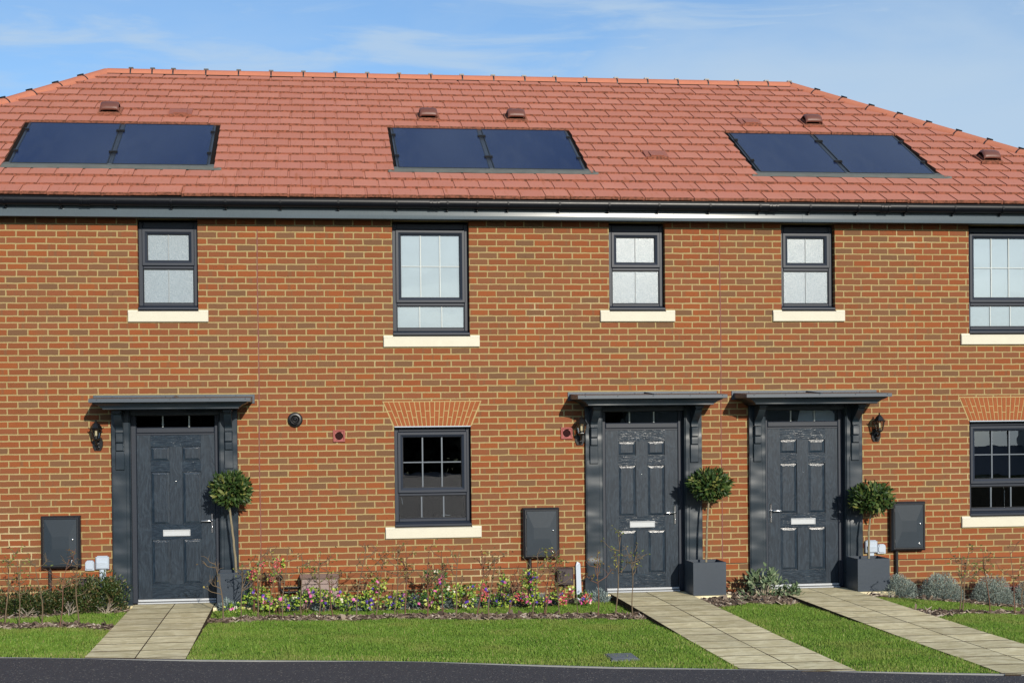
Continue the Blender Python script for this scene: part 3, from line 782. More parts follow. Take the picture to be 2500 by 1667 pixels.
    for s in (-1, 1):
        X = lambda a, d: tuple(sorted((c+s*a, c+s*d)))
        b.bbox(*X(.512, .712), -.052, .004, .2035, 2.236, .004)
        b.bbox(*X(.500, .5115), -.040, .068, .0, 2.236, .004)
        b.bbox(*X(.548, .700), -.060, -.0525, .215, 1.60, .003)
        # plinth with weathered top
        xa, xb = X(.490, .735)
        b.bbox(xa, xb, -.070, -.001, -.004, .182, .004)
        b.hull8([(xa+.002,-.068,.1825),(xb-.002,-.068,.1825),(xb-.002,-.001,.1825),(xa+.002,-.001,.1825),(xa+.022,-.054,.203),(xb-.022,-.054,.203),(xb-.022,-.001,.203),(xa+.022,-.001,.203)])
    b.bbox(c-.4995, c+.4995, -.030, .069, 2.176, 2.236, .004)
    SU = b.build('door_surround', M['grp'], H)
    for s in (-1, 1):
        b = MB(); bx = c+s*.614; hw = .048
        # scrolled console in side profile
        pr = []
        for k in range(13):
            t = k/12; z = 2.190-.205*t; yy = -.30+.20*(1-math.cos(math.pi*min(1, t*1.25)))/2*.95 + .012*math.sin(t*9)
            pr.append((yy, z))
        pr += [(-.055, 1.985), (-.055, 2.190)]
        b.ext_x(pr, bx-hw*.86, bx+hw*.86, 0, True)
        b.bbox(bx-.052, bx+.052, -.335, -.055, 2.206, 2.234, .003); b.bbox(bx-.040, bx+.040, -.320, -.055, 2.1905, 2.2055, .003)
        b.bbox(bx-hw*.88, bx+hw*.88, -.120, -.055, 1.868, 1.979, .006); b.bbox(bx-hw*.86, bx+hw*.86, -.104, -.055, 1.772, 1.860, .006)
        b.bbox(bx-hw*1.03, bx+hw*1.03, -.082, -.0605, 1.553, 1.768, .005)
        b.bbox(bx-hw*1.0, bx+hw*1.0, -.075, -.0605, 1.769, 1.98, .004)
        b.build('bracket', M['grp'], SU)
    # canopy: mitred cornice rings, drip edge, sloped sheet, wall flashing
    rings = [(2.2362,.745,.455),(2.2440,.752,.470),(2.2560,.752,.470),(2.2600,.768,.480),(2.2700,.776,.486),(2.2820,.792,.500),(2.2950,.822,.520),(2.3050,.842,.535),(2.3140,.848,.540),(2.3150,.880,.566),(2.3560,.886,.572)]
    b = MB(); vs = []
    for z, hw, d in rings: vs += [(c-hw, .002, z), (c-hw, -d, z), (c+hw, -d, z), (c+hw, .002, z)]
    fs = [(i*4+k, i*4+4+k, i*4+5+k, i*4+1+k) for i in range(len(rings)-1) for k in range(3)]
    b.add(vs, [tuple(reversed(f)) for f in fs]); b.add(vs[:4], [(0,1,2,3)])
    CA = b.build('canopy', M['grp'], H)
    b = MB(); L = len(rings)
    z, hw, d = rings[-1]
    b.hull8([(c-hw-.003,-d-.003,2.3185),(c+hw+.003,-d-.003,2.3185),(c+hw+.003,-.0005,2.3185),(c-hw-.003,-.0005,2.3185),(c-hw-.003,-d-.003,2.358),(c+hw+.003,-d-.003,2.358),(c+hw+.003,-.0005,2.386),(c-hw-.003,-.0005,2.386)])
    b.hull8([(c+.02,-d+.02,2.362),(c+.055,-d+.02,2.362),(c+.055,-.02,2.386),(c+.02,-.02,2.386),(c+.02,-d+.04,2.372),(c+.052,-d+.04,2.366),(c+.052,-.02,2.392),(c+.02,-.02,2.404)])
    for x in (-.80,-.42,.0,.44,.83): b.lathe_y(c+x, 2.348, [(-d-.009,.0005),(-d-.008,.005),(-d-.002,.006)], 8)
    b.build('canopy_sheet', M['lead'], CA)
    b = MB(); b.bbox(c-.913, c+.913, -.013, -.0006, 2.305, 2.410, .002)
    for x in (-.70,-.1,.35,.70): b.lathe_y(c+x, 2.388, [(-.020,.0005),(-.019,.006),(-.012,.007)], 8)
    b.build('wall_flashing', M['lead'], CA)
door(DOORS[0], 1); door(DOORS[1], 1); door(DOORS[2], -1)

# ---- eaves: fascia, soffit, gutter
ex0, ex1 = -6.5, 10.8
b = MB(); prof = [(-.196,4.60),(-.196,4.515),(-.1975,4.495),(-.2005,4.470),(-.2045,4.448),(-.208,4.434),(-.207,4.4285),(-.18,4.4285),(-.18,4.60)]
for xa, xb in ((ex0,.8615),(.8645,5.898),(5.901,ex1)): b.ext_x(prof, xa, xb, 0, True, False)
for x in (.863, 5.8995): b.ext_x([(y-.003 if y < -.19 else y, z) for y, z in prof], x-.018, x+.018)
for x in np.arange(-6.2, 10.8, .42): b.lathe_y(x, 4.517, [(-.1995,.0005),(-.199,.004),(-.196,.005)], 6)
b.build('fascia', M['fascia'], H)
b = MB(); b.box(ex0, ex1, -.1795, -.001, 4.437, 4.447); b.build('soffit', M['soffit'], H)
b = MB(); cy, cz, r = -.262, 4.606, .052
prof = [(cy-r,4.634)]+[(cy-r*math.cos(a), cz-r*1.15*math.sin(a)) for a in np.linspace(0, math.pi, 13)]+[(cy+r,4.634)]
inn = [(cy+(y-cy)*.93, z+.004) for y, z in reversed(prof)]
b.ext_x(prof+inn, ex0, ex1, 0, True, True)
b.tube([(ex0,cy-r-.001,4.636),(ex1,cy-r-.001,4.636)], .005, 8)
GU = b.build('gutter', M['gutter'], H)
for x in (-6.2,-5.6,-5.0,-4.4,-3.99,-3.39,-2.78,-2.18,-1.56,-.95,-.33,.33,1.0,1.59,1.94,2.3,2.91,3.5,4.1,4.72,5.33,5.95,6.55,7.16,7.77,8.38,8.98,9.6,10.2):
    b = MB(); pr = [(cy-(r+.005)*math.cos(a), cz-.001-(r+.004)*1.16*math.sin(a)) for a in np.linspace(-.35, math.pi*.86, 12)]
    pr2 = [(cy+(y-cy)*1.10, z-.004 if z < cz else z) for y, z in reversed(pr)]
    b.ext_x(pr+pr2, x-.010, x+.010); b.bbox(x-.012, x+.012, -.222, -.1965, 4.517, 4.60, .003)
    b.build('gutter_bracket', M['gutter'], GU)
for x in (-2.51, 1.44, 5.5, 6.89):
    b = MB()
    for dx, w, k in ((-.045,.012,.008),(0,.022,.006),(.045,.012,.008)):
        pr = [(cy-(r+k)*math.cos(a), cz-(r+k)*1.15*math.sin(a)) for a in np.linspace(-.5, math.pi*.9, 12)]
        pr2 = [(cy+(y-cy)*.9, z) for y, z in reversed(pr)]
        b.ext_x(pr+pr2, x+dx-w, x+dx+w)
    b.build('gutter_joint', M['gutter'], GU)

# ---- roof: 28 degree front slope laid with interlocking flat tiles
PITCH = R(28); YE, ZE = -.262, 4.652; SR = 5.13
es = Vector((0, math.cos(PITCH), math.sin(PITCH))); en = Vector((0, -math.sin(PITCH), math.cos(PITCH)))
def RP(x, s, h=0.): return Vector((x, YE, ZE)) + es*s + en*h
XL, XR = -2.84, 7.18; HS = .724
def hipx(s): return XL-HS*(SR-s), XR+HS*(SR-s)
ARR = [(-3.545,-1.155), (1.050,3.405), (5.575,7.955)]
P_S0, P_S1 = .90, 2.70
YR = YE+SR*math.cos(PITCH); ZR = ZE+SR*math.sin(PITCH); YBK = 2*YR-YE
b = MB()
l0, r0 = hipx(0)
A, B_, Cc, D_ = (l0,YE,ZE), (r0,YE,ZE), (XR,YR,ZR), (XL,YR,ZR)
E_, F_ = (l0,YBK,ZE), (r0,YBK,ZE)
b.add([A,B_,Cc,D_,E_,F_], [(0,1,2,3)], 2); b.add([A,D_,E_,B_,Cc,F_], [(0,1,2)], 0); b.add([B_,F_,Cc], [(0,1,2)], 0); b.add([E_,D_,Cc,F_], [(0,1,2,3)], 0)
tint = [.5]*len(b.v)
def clip(poly, a, bb, c):      # keep a*x + b*s <= c
    out = []
    for i in range(len(poly)):
        p, q = poly[i], poly[(i+1)%len(poly)]; dp = a*p[0]+bb*p[1]-c; dq = a*q[0]+bb*q[1]-c
        if dp <= 0: out.append(p)
        if (dp < 0) != (dq < 0) and abs(dp-dq) > 1e-9: t = dp/(dp-dq); out.append((p[0]+(q[0]-p[0])*t, p[1]+(q[1]-p[1])*t))
    return out
TW, GA = .2975, .300
def lay(x0, x1, s0, s1, lift, tt, key):
    poly = [(x0,s0),(x1,s0),(x1,s1),(x0,s1)]
    poly = clip(poly, 1, HS, XR+HS*SR-.02); poly = clip(poly, -1, HS, -XL+HS*SR-.02) if poly else poly
    if len(poly) < 3: return
    hz = lambda s: .052+lift-.085*(s-s0)
    T = [RP(x, s, hz(s)) for x, s in poly]; Bt = [RP(x, s, hz(s)-.036) for x, s in poly]
    n = len(poly); vs = T+Bt
    b.add(vs, [tuple(range(n))], 0)
    for i in range(n):
        j = (i+1)%n
        front = abs(poly[i][1]-s0) < 1e-6 and abs(poly[j][1]-s0) < 1e-6
        b.add(vs, [(n+i, n+j, j, i)], 1 if front else 1)
    for _ in range(1+n): tint.extend([tt]*(2*n))
for k in range(17):
    s0 = k*GA; s1 = min(s0+GA+.055, SR-.02)
    off = .148*(k % 2)+.05
    n0 = math.floor((hipx(s0)[0]-off)/TW)-1; n1 = math.ceil((hipx(s0)[1]-off)/TW)+1
    jit = random.uniform(-.006, .006)
    for c in range(n0, n1):
        x0 = off+c*TW+jit; x1 = x0+TW-.0022
        segs = [(x0, x1)]
        if P_S0-.01 <= s0 < P_S1-.01:
            for a, d in ARR:
                ns = []
                for p, q in segs:
                    if q <= a-.03 or p >= d+.03: ns.append((p, q))
                    else:
                        if p < a-.03: ns.append((p, a-.03))
                        if q > d+.03: ns.append((d+.03, q))
                segs = ns
        tt = random.random(); ds = random.uniform(-.006,.006); lf = random.uniform(-.003,.004)
        for p, q in segs:
            if q-p < .02: continue
            if p == x0 and q-p > .08:
                lay(p, p+.024, s0+.014+ds, s1, lf-.010, tt, 0); lay(p+.0265, q, s0+ds, s1, lf, tt, 0)
            else: lay(p, q, s0+ds, s1, lf, tt, 0)
RO = b.build('roof', [M['tile'], M['tedge'], M['felt']], H)
at = RO.data.attributes.new('tint','FLOAT','POINT'); at.data.foreach_set('value', np.array(tint, dtype=np.float32))
# ridge and hip tiles, each with the black clip at its joint
def cap_tile(p, q, name):
    p, q = Vector(p), Vector(q); d = (q-p).normalized(); sd = Vector((0,0,1)).cross(d).normalized(); up = d.cross(sd)
    b = MB(); ang = np.linspace(R(-8), R(188), 11); r = .118
    def ring(o, rr): return [o + sd*rr*math.cos(a) + up*(rr*.80*math.sin(a)-.035) for a in ang]
    a, c = p+d*.004, q-d*.004
    ro = ring(a, r)+ring(c, r)+ring(a, r-.02)+ring(c, r-.02); n = len(ang)
    b.add(ro, [(i+1,i,n+i,n+i+1) for i in range(n-1)], 0, True)
    b.add(ro, [(i,i+1,2*n+i+1,2*n+i) for i in range(n-1)]+[(n+i+1,n+i,3*n+i,3*n+i+1) for i in range(n-1)]+[(0,2*n,3*n,n),(n-1,2*n-1,4*n-1,3*n-1)])
    rj = ring(q-d*.010, r+.005)+ring(q+d*.010, r+.005)
    b.add(rj, [(i+1,i,n+i,n+i+1) for i in range(n-1)], 1, True)
    t = q+up*(r*.80-.035)
    b.hull8([t+d*u+sd*v+up*w for w in (-.002,.018) for u, v in ((-.032,-.034),(.032,-.034),(.032,.034),(-.032,.034))], 1)
    return b.build(name, [M['ridge'], M['black']], RO)
js = [XL+.02, -2.49, -2.19, -1.90]
while js[-1]+.4585 < XR-.25: js.append(js[-1]+.4585)
js.append(XR-.01)
for a, c in zip(js, js[1:]): cap_tile((a,YR,ZR+.012), (c,YR,ZR+.012), 'ridge_tile')
b = MB(); b.box(XL, XR, YR-.135, YR+.135, ZR-.10, ZR-.022); b.build('ridge_gap_shade', M['felt'], RO)  # dark strip added as the shadow line in the gap below the ridge tiles
for top_, bot in (((XL,YR,ZR+.012),(l0,YE,ZE+.03)), ((XR,YR,ZR+.012),(r0,YE,ZE+.03))):
    T_, B2 = Vector(top_), Vector(bot); Lh = (B2-T_).length; nt = int(Lh/.47)
    for k in range(nt): cap_tile(T_+(B2-T_)*((k+.0)/nt), T_+(B2-T_)*((k+1)/nt), 'hip_tile')
# roof vents
def cowl(x, s):
    b = MB(); w = .118
    prof = [(0.02,.090),(0.0,.100),(.0,.120),(.03,.152),(.10,.170),(.17,.158),(.245,.095),(.26,.03)]
    vs = []
    for k, (ds, h) in enumerate(prof):
        for i, fx in enumerate((-1,-.93,-.75,-.3,.3,.75,.93,1)):
            drop = (.030, .010, .002, 0, 0, .002, .010, .030)[i]
            vs.append(RP(x+fx*w, s+ds, max(.02, h-drop)))
    b.add(vs, [(k*8+i, k*8+i+1, (k+1)*8+i+1, (k+1)*8+i) for k in range(len(prof)-1) for i in range(7)], 0, True)
    for fx in (-1, 1): 
        b.add([RP(x+fx*w, s+.02, .045), RP(x+fx*w, s+.25, .02), RP(x+fx*w, s+.17, .095), RP(x+fx*w, s+.03, .088), RP(x+fx*w, s+0, .06)], [(0,1,2,3,4)])
    b.add([RP(x-.085, s+.04, .02), RP(x+.085, s+.04, .02), RP(x+.085, s+.04, .105), RP(x-.085, s+.04, .105)], [(0,1,2,3)], 1)
    b.hull8([RP(x+fx, s+ss, h) for h in (.030,.062) for fx, ss in ((-.15,-.03),(.15,-.03),(.15,.27),(-.15,.27))], 2)
    b.build('roof_vent', [M['ventc'], M['felt'], M['tedge']], RO)
for x, s in ((-2.563,3.03),(1.587,3.0),(2.773,3.02),(6.907,3.01),(8.87,1.51)): cowl(x, s)
def vent_tile(x, s):
    b = MB(); b.hull8([RP(x+fx, s+ss, h) for h in (.02,.062) for fx, ss in ((-.148,-.012),(.148,-.005),(.148,.25),(-.148,.25))])
    b.hull8([RP(x+fx, s+ss, h-(.012 if ss > .1 else .0)) for h in (.055,.082) for fx, ss in ((-.085,.0),(.085,.0),(.085,.2),(-.085,.2))], 1)
    b.hull8([RP(x+fx, s+ss, h) for h in (.030,.070) for fx, ss in ((-.13,-.026),(.13,-.022),(.13,-.006),(-.13,-.006))], 2)
    b.build('vent_tile', [M['ventt'], M['ventt'], M['tedge']], RO)
for x, s in ((-1.661,3.01),(6.022,3.0),(4.395,1.50)): vent_tile(x, s)
# lead apron, side trays and rails round the panels stay with the roof
for a, d in ARR:
    b = MB()
    vs = []; N = 30
    for i in range(N+1):
        x = a-.10+(d-a+.22)*i/N; w = .004*math.sin(i*1.9)
        edge_ = (x < a-.04 or x > d+.04)
        vs += [RP(x, .865+w, .030+.004*abs(math.sin(i*2.7))), RP(x, .885 if edge_ else .93, .050), RP(x, .890 if edge_ else 1.10, .051 if edge_ else .022)]
    b.add(vs, [(i*3+j, i*3+3+j, i*3+4+j, i*3+1+j) for i in range(N) for j in range(2)])
    b.build('apron_flashing', M['apron'], RO)
    b = MB(); b.hull8([RP(x, s, h) for h in (.004,.010) for x, s in ((a-.035,.95),(d+.035,.95),(d+.035,2.74),(a-.035,2.74))]); b.build('panel_tray', M['felt'], RO)

# ------------------------------------------------------------------ solar panels (six things: pairs set into the roof)
def solar(px, label):
    W2, S0, S1 = 1.150, 1.035, 2.640
    o = thing('solar_panel', tuple(RP(px, S0, 0)), label, 'solar panel', 'solar panels in pairs on the roof')
    o.rotation_euler = (PITCH, 0, 0)
    L = S1-S0
    def bl(mb, name, mat, par=o):
        me = bpy.data.meshes.new(name); me.from_pydata(mb.v, [], mb.f)
        for m_ in (mat if isinstance(mat, list) else [mat]): me.materials.append(m_)
        me.polygons.foreach_set('material_index', mb.m); q = bpy.data.objects.new(name, me); C.objects.link(q); q.parent = par; return q
    w = W2/2-.028
    b = MB(); b.add([(-w,0.012,.034),(w,0.012,.034),(w,L-.012,.034),(-w,L-.012,.034)], [(0,1,2,3)]); b.box(-w,w,.012,L-.012,.016,.0335)
    bl(b, 'glass', M['pv'])
    b = MB()
    for x0, x1 in ((-w-.012,-w),(w,w+.012)): b.box(x0, x1, 0, L, .011, .038)
    b.box(-w, w, -.0, .0118, .011, .038); b.box(-w, w, L-.0118, L, .011, .038)
    bl(b, 'frame', M['pvframe'])
    for sx in (-1, 1):
        b = MB(); x0, x1 = sorted((sx*(w+.0125), sx*(w+.0365))); b.box(x0, x1, -.01, L+.01, .011, .026)
        bl(b, 'mounting_rail', M['rail'])
        for t in (.27, .80):
            b = MB(); x0, x1 = sorted((sx*(w-.014), sx*(w+.0365))); b.box(x0, x1, L*t-.030, L*t+.030, .0385, .048); b.box(x0, x1, L*t-.012, L*t+.012, .0485, .058)
            bl(b, 'clamp', M['black'])
    return o
LB = {0: ('left panel of the pair above the leftmost front door', 'right panel of the pair above the leftmost front door'),
      1: ('left panel of the middle pair, below two roof cowls', 'right panel of the middle pair, below two roof cowls'),
      2: ('left panel of the slanting pair at the right end of the roof', 'right panel of the pair nearest the right hip of the roof')}
sp0 = None
for i, (a, d) in enumerate(ARR):
    m_ = (a+d)/2
    for k, px in enumerate((m_-.584, m_+.584)):
        lab = 'dark blue solar ' + LB[i][k]
        if sp0 is None: sp0 = solar(px, lab)
        else:
            q = dup(sp0, tuple(RP(px, 1.035, 0)), lab)

# ------------------------------------------------------------------ things fixed to or standing against the wall
def lantern(x, label):
    o = thing('wall_lantern', (x, 0, 1.86), label, 'wall light', 'black coach lanterns beside the doors')
    b = MB()
    # octagonal-ish back plate, lamp arm and sensor
    pts = [(-.036,-.098),(.036,-.098),(.060,-.045),(.062,.010),(.046,.055),(.0,.075),(-.046,.055),(-.062,.010),(-.060,-.045)]
    vs = [(x+a*.92, -.022, 1.868+c*.92) for a, c in pts]+[(x+a, -.001, 1.868+c) for a, c in pts]; n = len(pts)
    b.add(vs, [tuple(range(n))]+[(i, n+i, n+(i+1)%n, (i+1)%n) for i in range(n)])
    b.tube([(x,-.02,1.86),(x,-.075,1.842),(x,-.12,1.862),(x,-.13,1.905)], [.016,.013,.012,.014], 8)
    b.build('back_plate', M['iron'], o)
    b = MB(); b.lathe_y(x+.004, 1.806, [(-.062,.001),(-.058,.012),(-.045,.018),(-.022,.020)], 12)
    b.build('motion_sensor', M['iron'], o)
    L = (x, -.13); r0, r1, zb, zt = .042, .066, 1.918, 2.028
    b = MB(); b.lathe_z(*L, [(zb-.030,.012),(zb-.022,.030),(zb-.006,.046),(zb,.046),(zb,.002)], 6, 0, False)
    for k in range(6):
        a = math.pi/3*k; ca, sa = math.cos(a), math.sin(a)
        b.tube([(L[0]+r0*ca, L[1]+r0*sa, zb), (L[0]+r1*ca, L[1]+r1*sa, zt)], .0042, 5)
    b.lathe_z(*L, [(zt-.003,.001),(zt-.003,.080),(zt+.006,.084),(zt+.010,.068),(zt+.030,.056),(zt+.034,.052),(zt+.052,.040),(zt+.056,.036),(zt+.075,.014),(zt+.082,.008),(zt+.092,.011),(zt+.103,.001)], 6, 0, False)
    for k in range(6):
        a = math.pi/3*k; b.tube([(L[0]+.080*math.cos(a), L[1]+.080*math.sin(a), zt), (L[0]+.086*math.cos(a), L[1]+.086*math.sin(a), zt+.017)], .003, 5)
    b.build('lamp_frame', M['iron'], o)
    b = MB(); b.lathe_z(*L, [(zb, r0-.002), (zt-.003, r1-.002)], 6, 0, False); b.build('lamp_glass', M['lampglass'], o)
    b = MB(); b.lathe_z(*L, [(zb,.018),(zb+.028,.016)], 10, 1); b.lathe_z(*L, [(zb+.028,.012),(zb+.036,.014),(zb+.085,.013),(zb+.092,.002)], 10, 0)
    b.build('bulb', [M['white'], M['iron']], o)
    return o
l1 = lantern(-2.44, 'black coach lantern on the wall at the far left, left of the leftmost front door')
dup(l1, (3.172,0,1.86), 'black coach lantern crowding the middle door surround beside a red square vent')
dup(l1, (6.856,0,1.86), 'black coach lantern on open brickwork right of the rightmost front door')

def meter(x0, label):
    o = thing('meter_box', (x0+.217, 0, .44), label, 'meter box', 'grey electricity meter boxes on the wall')
    x1, z0, z1 = x0+.434, .440, 1.038
    b = MB()
    O = [(x0,z0),(x1,z0),(x1,z1),(x0,z1)]
    def inset(d): return [(x0+d,z0+d),(x1-d,z0+d),(x1-d,z1-d),(x0+d,z1-d)]
    vs = [(x,-.001,z) for x,z in O]+[(x,-.085,z) for x,z in O]+[(x,-.105,z) for x,z in inset(.016)]+[(x,-.112,z) for x,z in inset(.024)]+[(x,-.112,z) for x,z in inset(.029)]+[(x,-.098,z) for x,z in inset(.030)]
    fs = [(L*4+i, L*4+4+i, L*4+4+(i+1)%4, L*4+(i+1)%4) for L in range(5) for i in range(4)]
    b.add(vs, [tuple(reversed(f)) for f in fs]); b.add(vs[20:24], [(0,1,2,3)])
    b.build('casing', M['meter_rim'], o)
    b = MB(); dx0, dx1, dz0, dz1 = x0+.036, x1-.036, z0+.036, z1-.036
    w, h = dx1-dx0, dz1-dz0
    D0 = [(dx0,dz0),(dx1,dz0),(dx1,dz1),(dx0,dz1)]; D1 = [(dx0+.003,dz0+.003),(dx1-.003,dz0+.003),(dx1-.003,dz1-.003),(dx0+.003,dz1-.003)]
    D2 = [(dx0+w*.24,dz0+h*.37),(dx1-w*.24,dz0+h*.37),(dx1-w*.24,dz1-h*.37),(dx0+w*.24,dz1-h*.37)]
    vs = [(x,-.099,z) for x,z in D0]+[(x,-.112,z) for x,z in D1]+[(x,-.119,z) for x,z in D2]
    b.add(vs, [(4,5,1,0),(5,6,2,1),(6,7,3,2),(7,4,0,3),(8,9,5,4),(9,10,6,5),(10,11,7,6),(11,8,4,7),(11,10,9,8)][::1])
    d = b.build('door', M['meter'], o)
    b = MB(); b.lathe_y(dx1-.045, z0+.33, [(-.128,.001),(-.127,.010),(-.112,.012)], 12); b.lathe_y(dx1-.055, z0+.085, [(-.118,.004),(-.121,.008),(-.114,.012)], 12)
    b.build('lock', M['alu'], d)
    b = MB()
    for zz in (z0+.12, z1-.10): b.bbox(dx0-.008, dx0+.006, -.117, -.100, zz-.025, zz+.025, .002)
    b.build('hinge', M['meter_rim'], d)
    b = MB(); px = x0+.085
    b.tube([(px,-.035,.4395),(px,-.035,-.25)], .021, 12); b.tube([(px,-.035,.115),(px,-.035,.085)], .025, 12)
    b.build('cable_duct', M['black'], o)
    return o
m1 = meter(-3.07, 'dark grey electricity meter box at the far left, above the dark evergreen shrubs')
dup(m1, (2.468+.217,0,.44), 'dark grey electricity meter box between the ground floor window and the middle front door')
dup(m1, (7.015+.217,0,.44), 'dark grey electricity meter box right of the rightmost planter, above a silver bush')

def sockets(xr, xs_, tall, n1, n2):
    o = thing('junction_box', (xr,0,.50), n1, 'utility box', 'pale utility boxes low on the wall')
    b = MB(); b.bbox(xr-.075, xr+.075, -.062, -.001, .418, .560, .012); b.bbox(xr-.058, xr+.058, -.050, -.001, .5605, .571, .003); b.build('casing', M['whitep'], o)
    b = MB(); b.hull8([(xr-.060,-.066,.430),(xr+.060,-.066,.430),(xr+.060,-.0625,.430),(xr-.060,-.0625,.430),(xr-.060,-.074,.50),(xr+.060,-.069,.49),(xr+.060,-.0625,.49),(xr-.060,-.0625,.50)]); b.build('flap', M['whitep'], o)
    b = MB(); b.bbox(xr-.022, xr+.038, -.040, -.001, -.18, .4175, .005); b.bbox(xr-.034, xr-.023, -.025, -.001, -.18, .4175, .002); b.build('trunking', M['whitep'], o)
    p = thing('telephone_box', (xs_,0,.46), n2, 'utility box', 'pale utility boxes low on the wall')
    b = MB(); pts = [(-.052,.405),(.052,.405),(.052,.490),(.044,.510),(.028,.522),(-.028,.522),(-.044,.510),(-.052,.490)]
    vs = [(xs_+a*.96,-.042,.462+(z-.462)*.97) for a,z in pts]+[(xs_+a,-.001,z) for a,z in pts]; n = 8
    b.add(vs, [tuple(range(n))]+[(i,n+i,n+(i+1)%n,(i+1)%n) for i in range(n)]); b.build('casing', M['whitep'], p)
    b = MB(); pts = [(-.030,.422),(.030,.422),(.044,.436),(.044,.486),(.028,.512),(-.028,.512),(-.044,.486),(-.044,.436)]
    vs = [(xs_+a*.95,-.056,.464+(z-.464)*.96) for a,z in pts]+[(xs_+a,-.0425,z) for a,z in pts]
    b.add(vs, [tuple(range(n))]+[(i,n+i,n+(i+1)%n,(i+1)%n) for i in range(n)]); b.build('cover', M['whitep'], p)
sockets(-2.40, -2.542, 1, 'pale square junction box on a trunking, left of the leftmost door surround', 'small pale rounded box right of the far left meter box')
sockets(6.775, 6.908, 1, 'pale square junction box partly behind the rightmost bay tree stem', 'small pale rounded box left of the rightmost meter box')

def air_vent(x, z, label):
    o = thing('wall_vent', (x,0,z), label, 'vent', 'red square vents in the wall')
    b = MB(); w = .070
    frame_ring(b, x-w, x+w, z-w, z+w, .020, -.022, -.001, .004); b.build('frame', M['terra'], o)
    b = MB(); n = 20; r = .046
    sq = [(x-.051,z-.051),(x+.051,z-.051),(x+.051,z+.051),(x-.051,z+.051)]
    ci = [(x+r*math.cos(2*math.pi*k/n-.75*math.pi), z+r*math.sin(2*math.pi*k/n-.75*math.pi)) for k in range(n)]
    vs = [(a,-.012,c) for a, c in sq]+[(a,-.012,c) for a, c in ci]+[(a,-.003,c) for a, c in ci]
    for q in range(4):
        for k in range(5): b.add([vs[q], vs[4+(q*5+k)%n], vs[4+(q*5+k+1)%n]], [(0,2,1)])
        b.add([vs[q], vs[(q+1)%4], vs[4+((q+1)*5)%n]], [(0,1,2)])
    b.add(vs[4:], [(k,(k+1)%n,n+(k+1)%n,n+k) for k in range(n)]); b.build('plate', M['terra'], o)
    b = MB(); b.lathe_y(x, z, [(-.0025,.046),(-.0025,.0005)], 20, 0, False)
    for k in range(-5, 6):
        zz = z+k*.0082; hw = math.sqrt(max(0, r*r-(k*.0082)**2))*.97; b.box(x-hw, x+hw, -.010, -.004, zz-.0015, zz+.0015, 1)
    b.build('louvre', [M['terra_dark'], M['terra_dark']], o)
air_vent(.314, 1.915, 'small red square vent on the wall right of the round black flue')
air_vent(3.014, 1.92, 'small red square vent on the wall beside the middle coach lantern')
o = thing('boiler_flue', (-.194,0,2.11), 'round black flue outlet high on the brick wall right of the leftmost door', 'flue')
b = MB(); b.lathe_y(-.194, 2.108, [(-.001,.088),(-.022,.086),(-.030,.070),(-.030,.052)], 28); b.build('collar', M['black'], o)
b = MB(); b.lathe_y(-.194, 2.112, [(-.0295,.055),(-.085,.054),(-.088,.050),(-.060,.047),(-.040,.001)], 24)
b.lathe_y(-.194, 2.116, [(-.083,.001),(-.080,.014),(-.070,.018)], 12); b.lathe_y(-.194, 2.112, [(-.078,.026),(-.081,.029),(-.078,.032)], 16)
b.build('terminal', M['black'], o)
o = thing('gas_meter_housing', (.06,0,-.1), 'mauve brown slatted gas meter housing against the wall behind the flowers', 'meter box')
b = MB(); b.hull8([(-.150,-.225,.268),(.285,-.225,.264),(.285,-.002,.285),(-.150,-.002,.289),(-.158,-.240,.284),(.292,-.240,.280),(.292,-.001,.305),(-.158,-.001,.309)]); b.build('lid', M['gasbox'], o)
b = MB()
zs_ = [.266,.205,.132,.060,-.010,-.075]
for za, zb in zip(zs_, zs_[1:]): b.bbox(-.143+.02*(.266-zb), .278, -.215, -.002, zb+.003, za-.001, .004)
b.hull8([(-.110,-.20,-.125),(.26,-.20,-.125),(.26,-.002,-.125),(-.110,-.002,-.125),(-.13,-.213,-.074),(.278,-.213,-.074),(.278,-.002,-.074),(-.13,-.002,-.074)])
b.build('casing', M['gasbox'], o)
o = thing('drain_pipe', (-.39,0,.2), 'black curved pipe running from a round flange to the gas meter housing', 'pipe')
b = MB(); b.lathe_y(-.395, .270, [(-.001,.038),(-.018,.037),(-.022,.028),(-.030,.020)], 18); b.build('flange', M['black'], o)
b = MB(); b.tube([(-.395,-.02,.270),(-.395,-.045,.262),(-.393,-.05,.21),(-.390,-.05,.165),(-.375,-.05,.125),(-.345,-.05,.105),(-.28,-.05,.100),(-.21,-.05,.106),(-.145,-.05,.110)], .014, 8)
b.tube([(-.352,-.05,.158),(-.145,-.05,.160)], .011, 8); b.bbox(-.295, -.275, -.068, -.001, .075, .128, .003); b.build('hose', M['black'], o)
def brown(x0, x1, z0, z1, label, lip):
    o = thing('inspection_box', ((x0+x1)/2,0,z0), label, 'utility box', 'dark brown boxes low on the wall')
    b = MB(); b.bbox(x0, x1, -.085, -.001, z0, z1, .008); b.build('casing', M['brownbox'], o)
    b = MB(); b.bbox(x0+.012, x1-.012, -.094, -.0855, z0+.02, z1-.012, .004); b.build('lid', M['brownbox'], o)
    if lip: 
        b = MB(); b.tube([((x0+x1)/2,-.045,z0),((x0+x1)/2,-.045,z0-.035)], .017, 10); b.build('spigot', M['brownbox'], o)
brown(2.872, 3.068, .115, .318, 'dark brown box low on the wall beside the pale broken post', True)
brown(-2.665, -2.455, .09, .315, 'dark brown box half hidden behind the dark evergreen shrubs', False)
o = thing('broken_post', (3.132,-.03,-.1), 'pale blue grey broken post stub leaning against the wall left of the middle door', 'post')
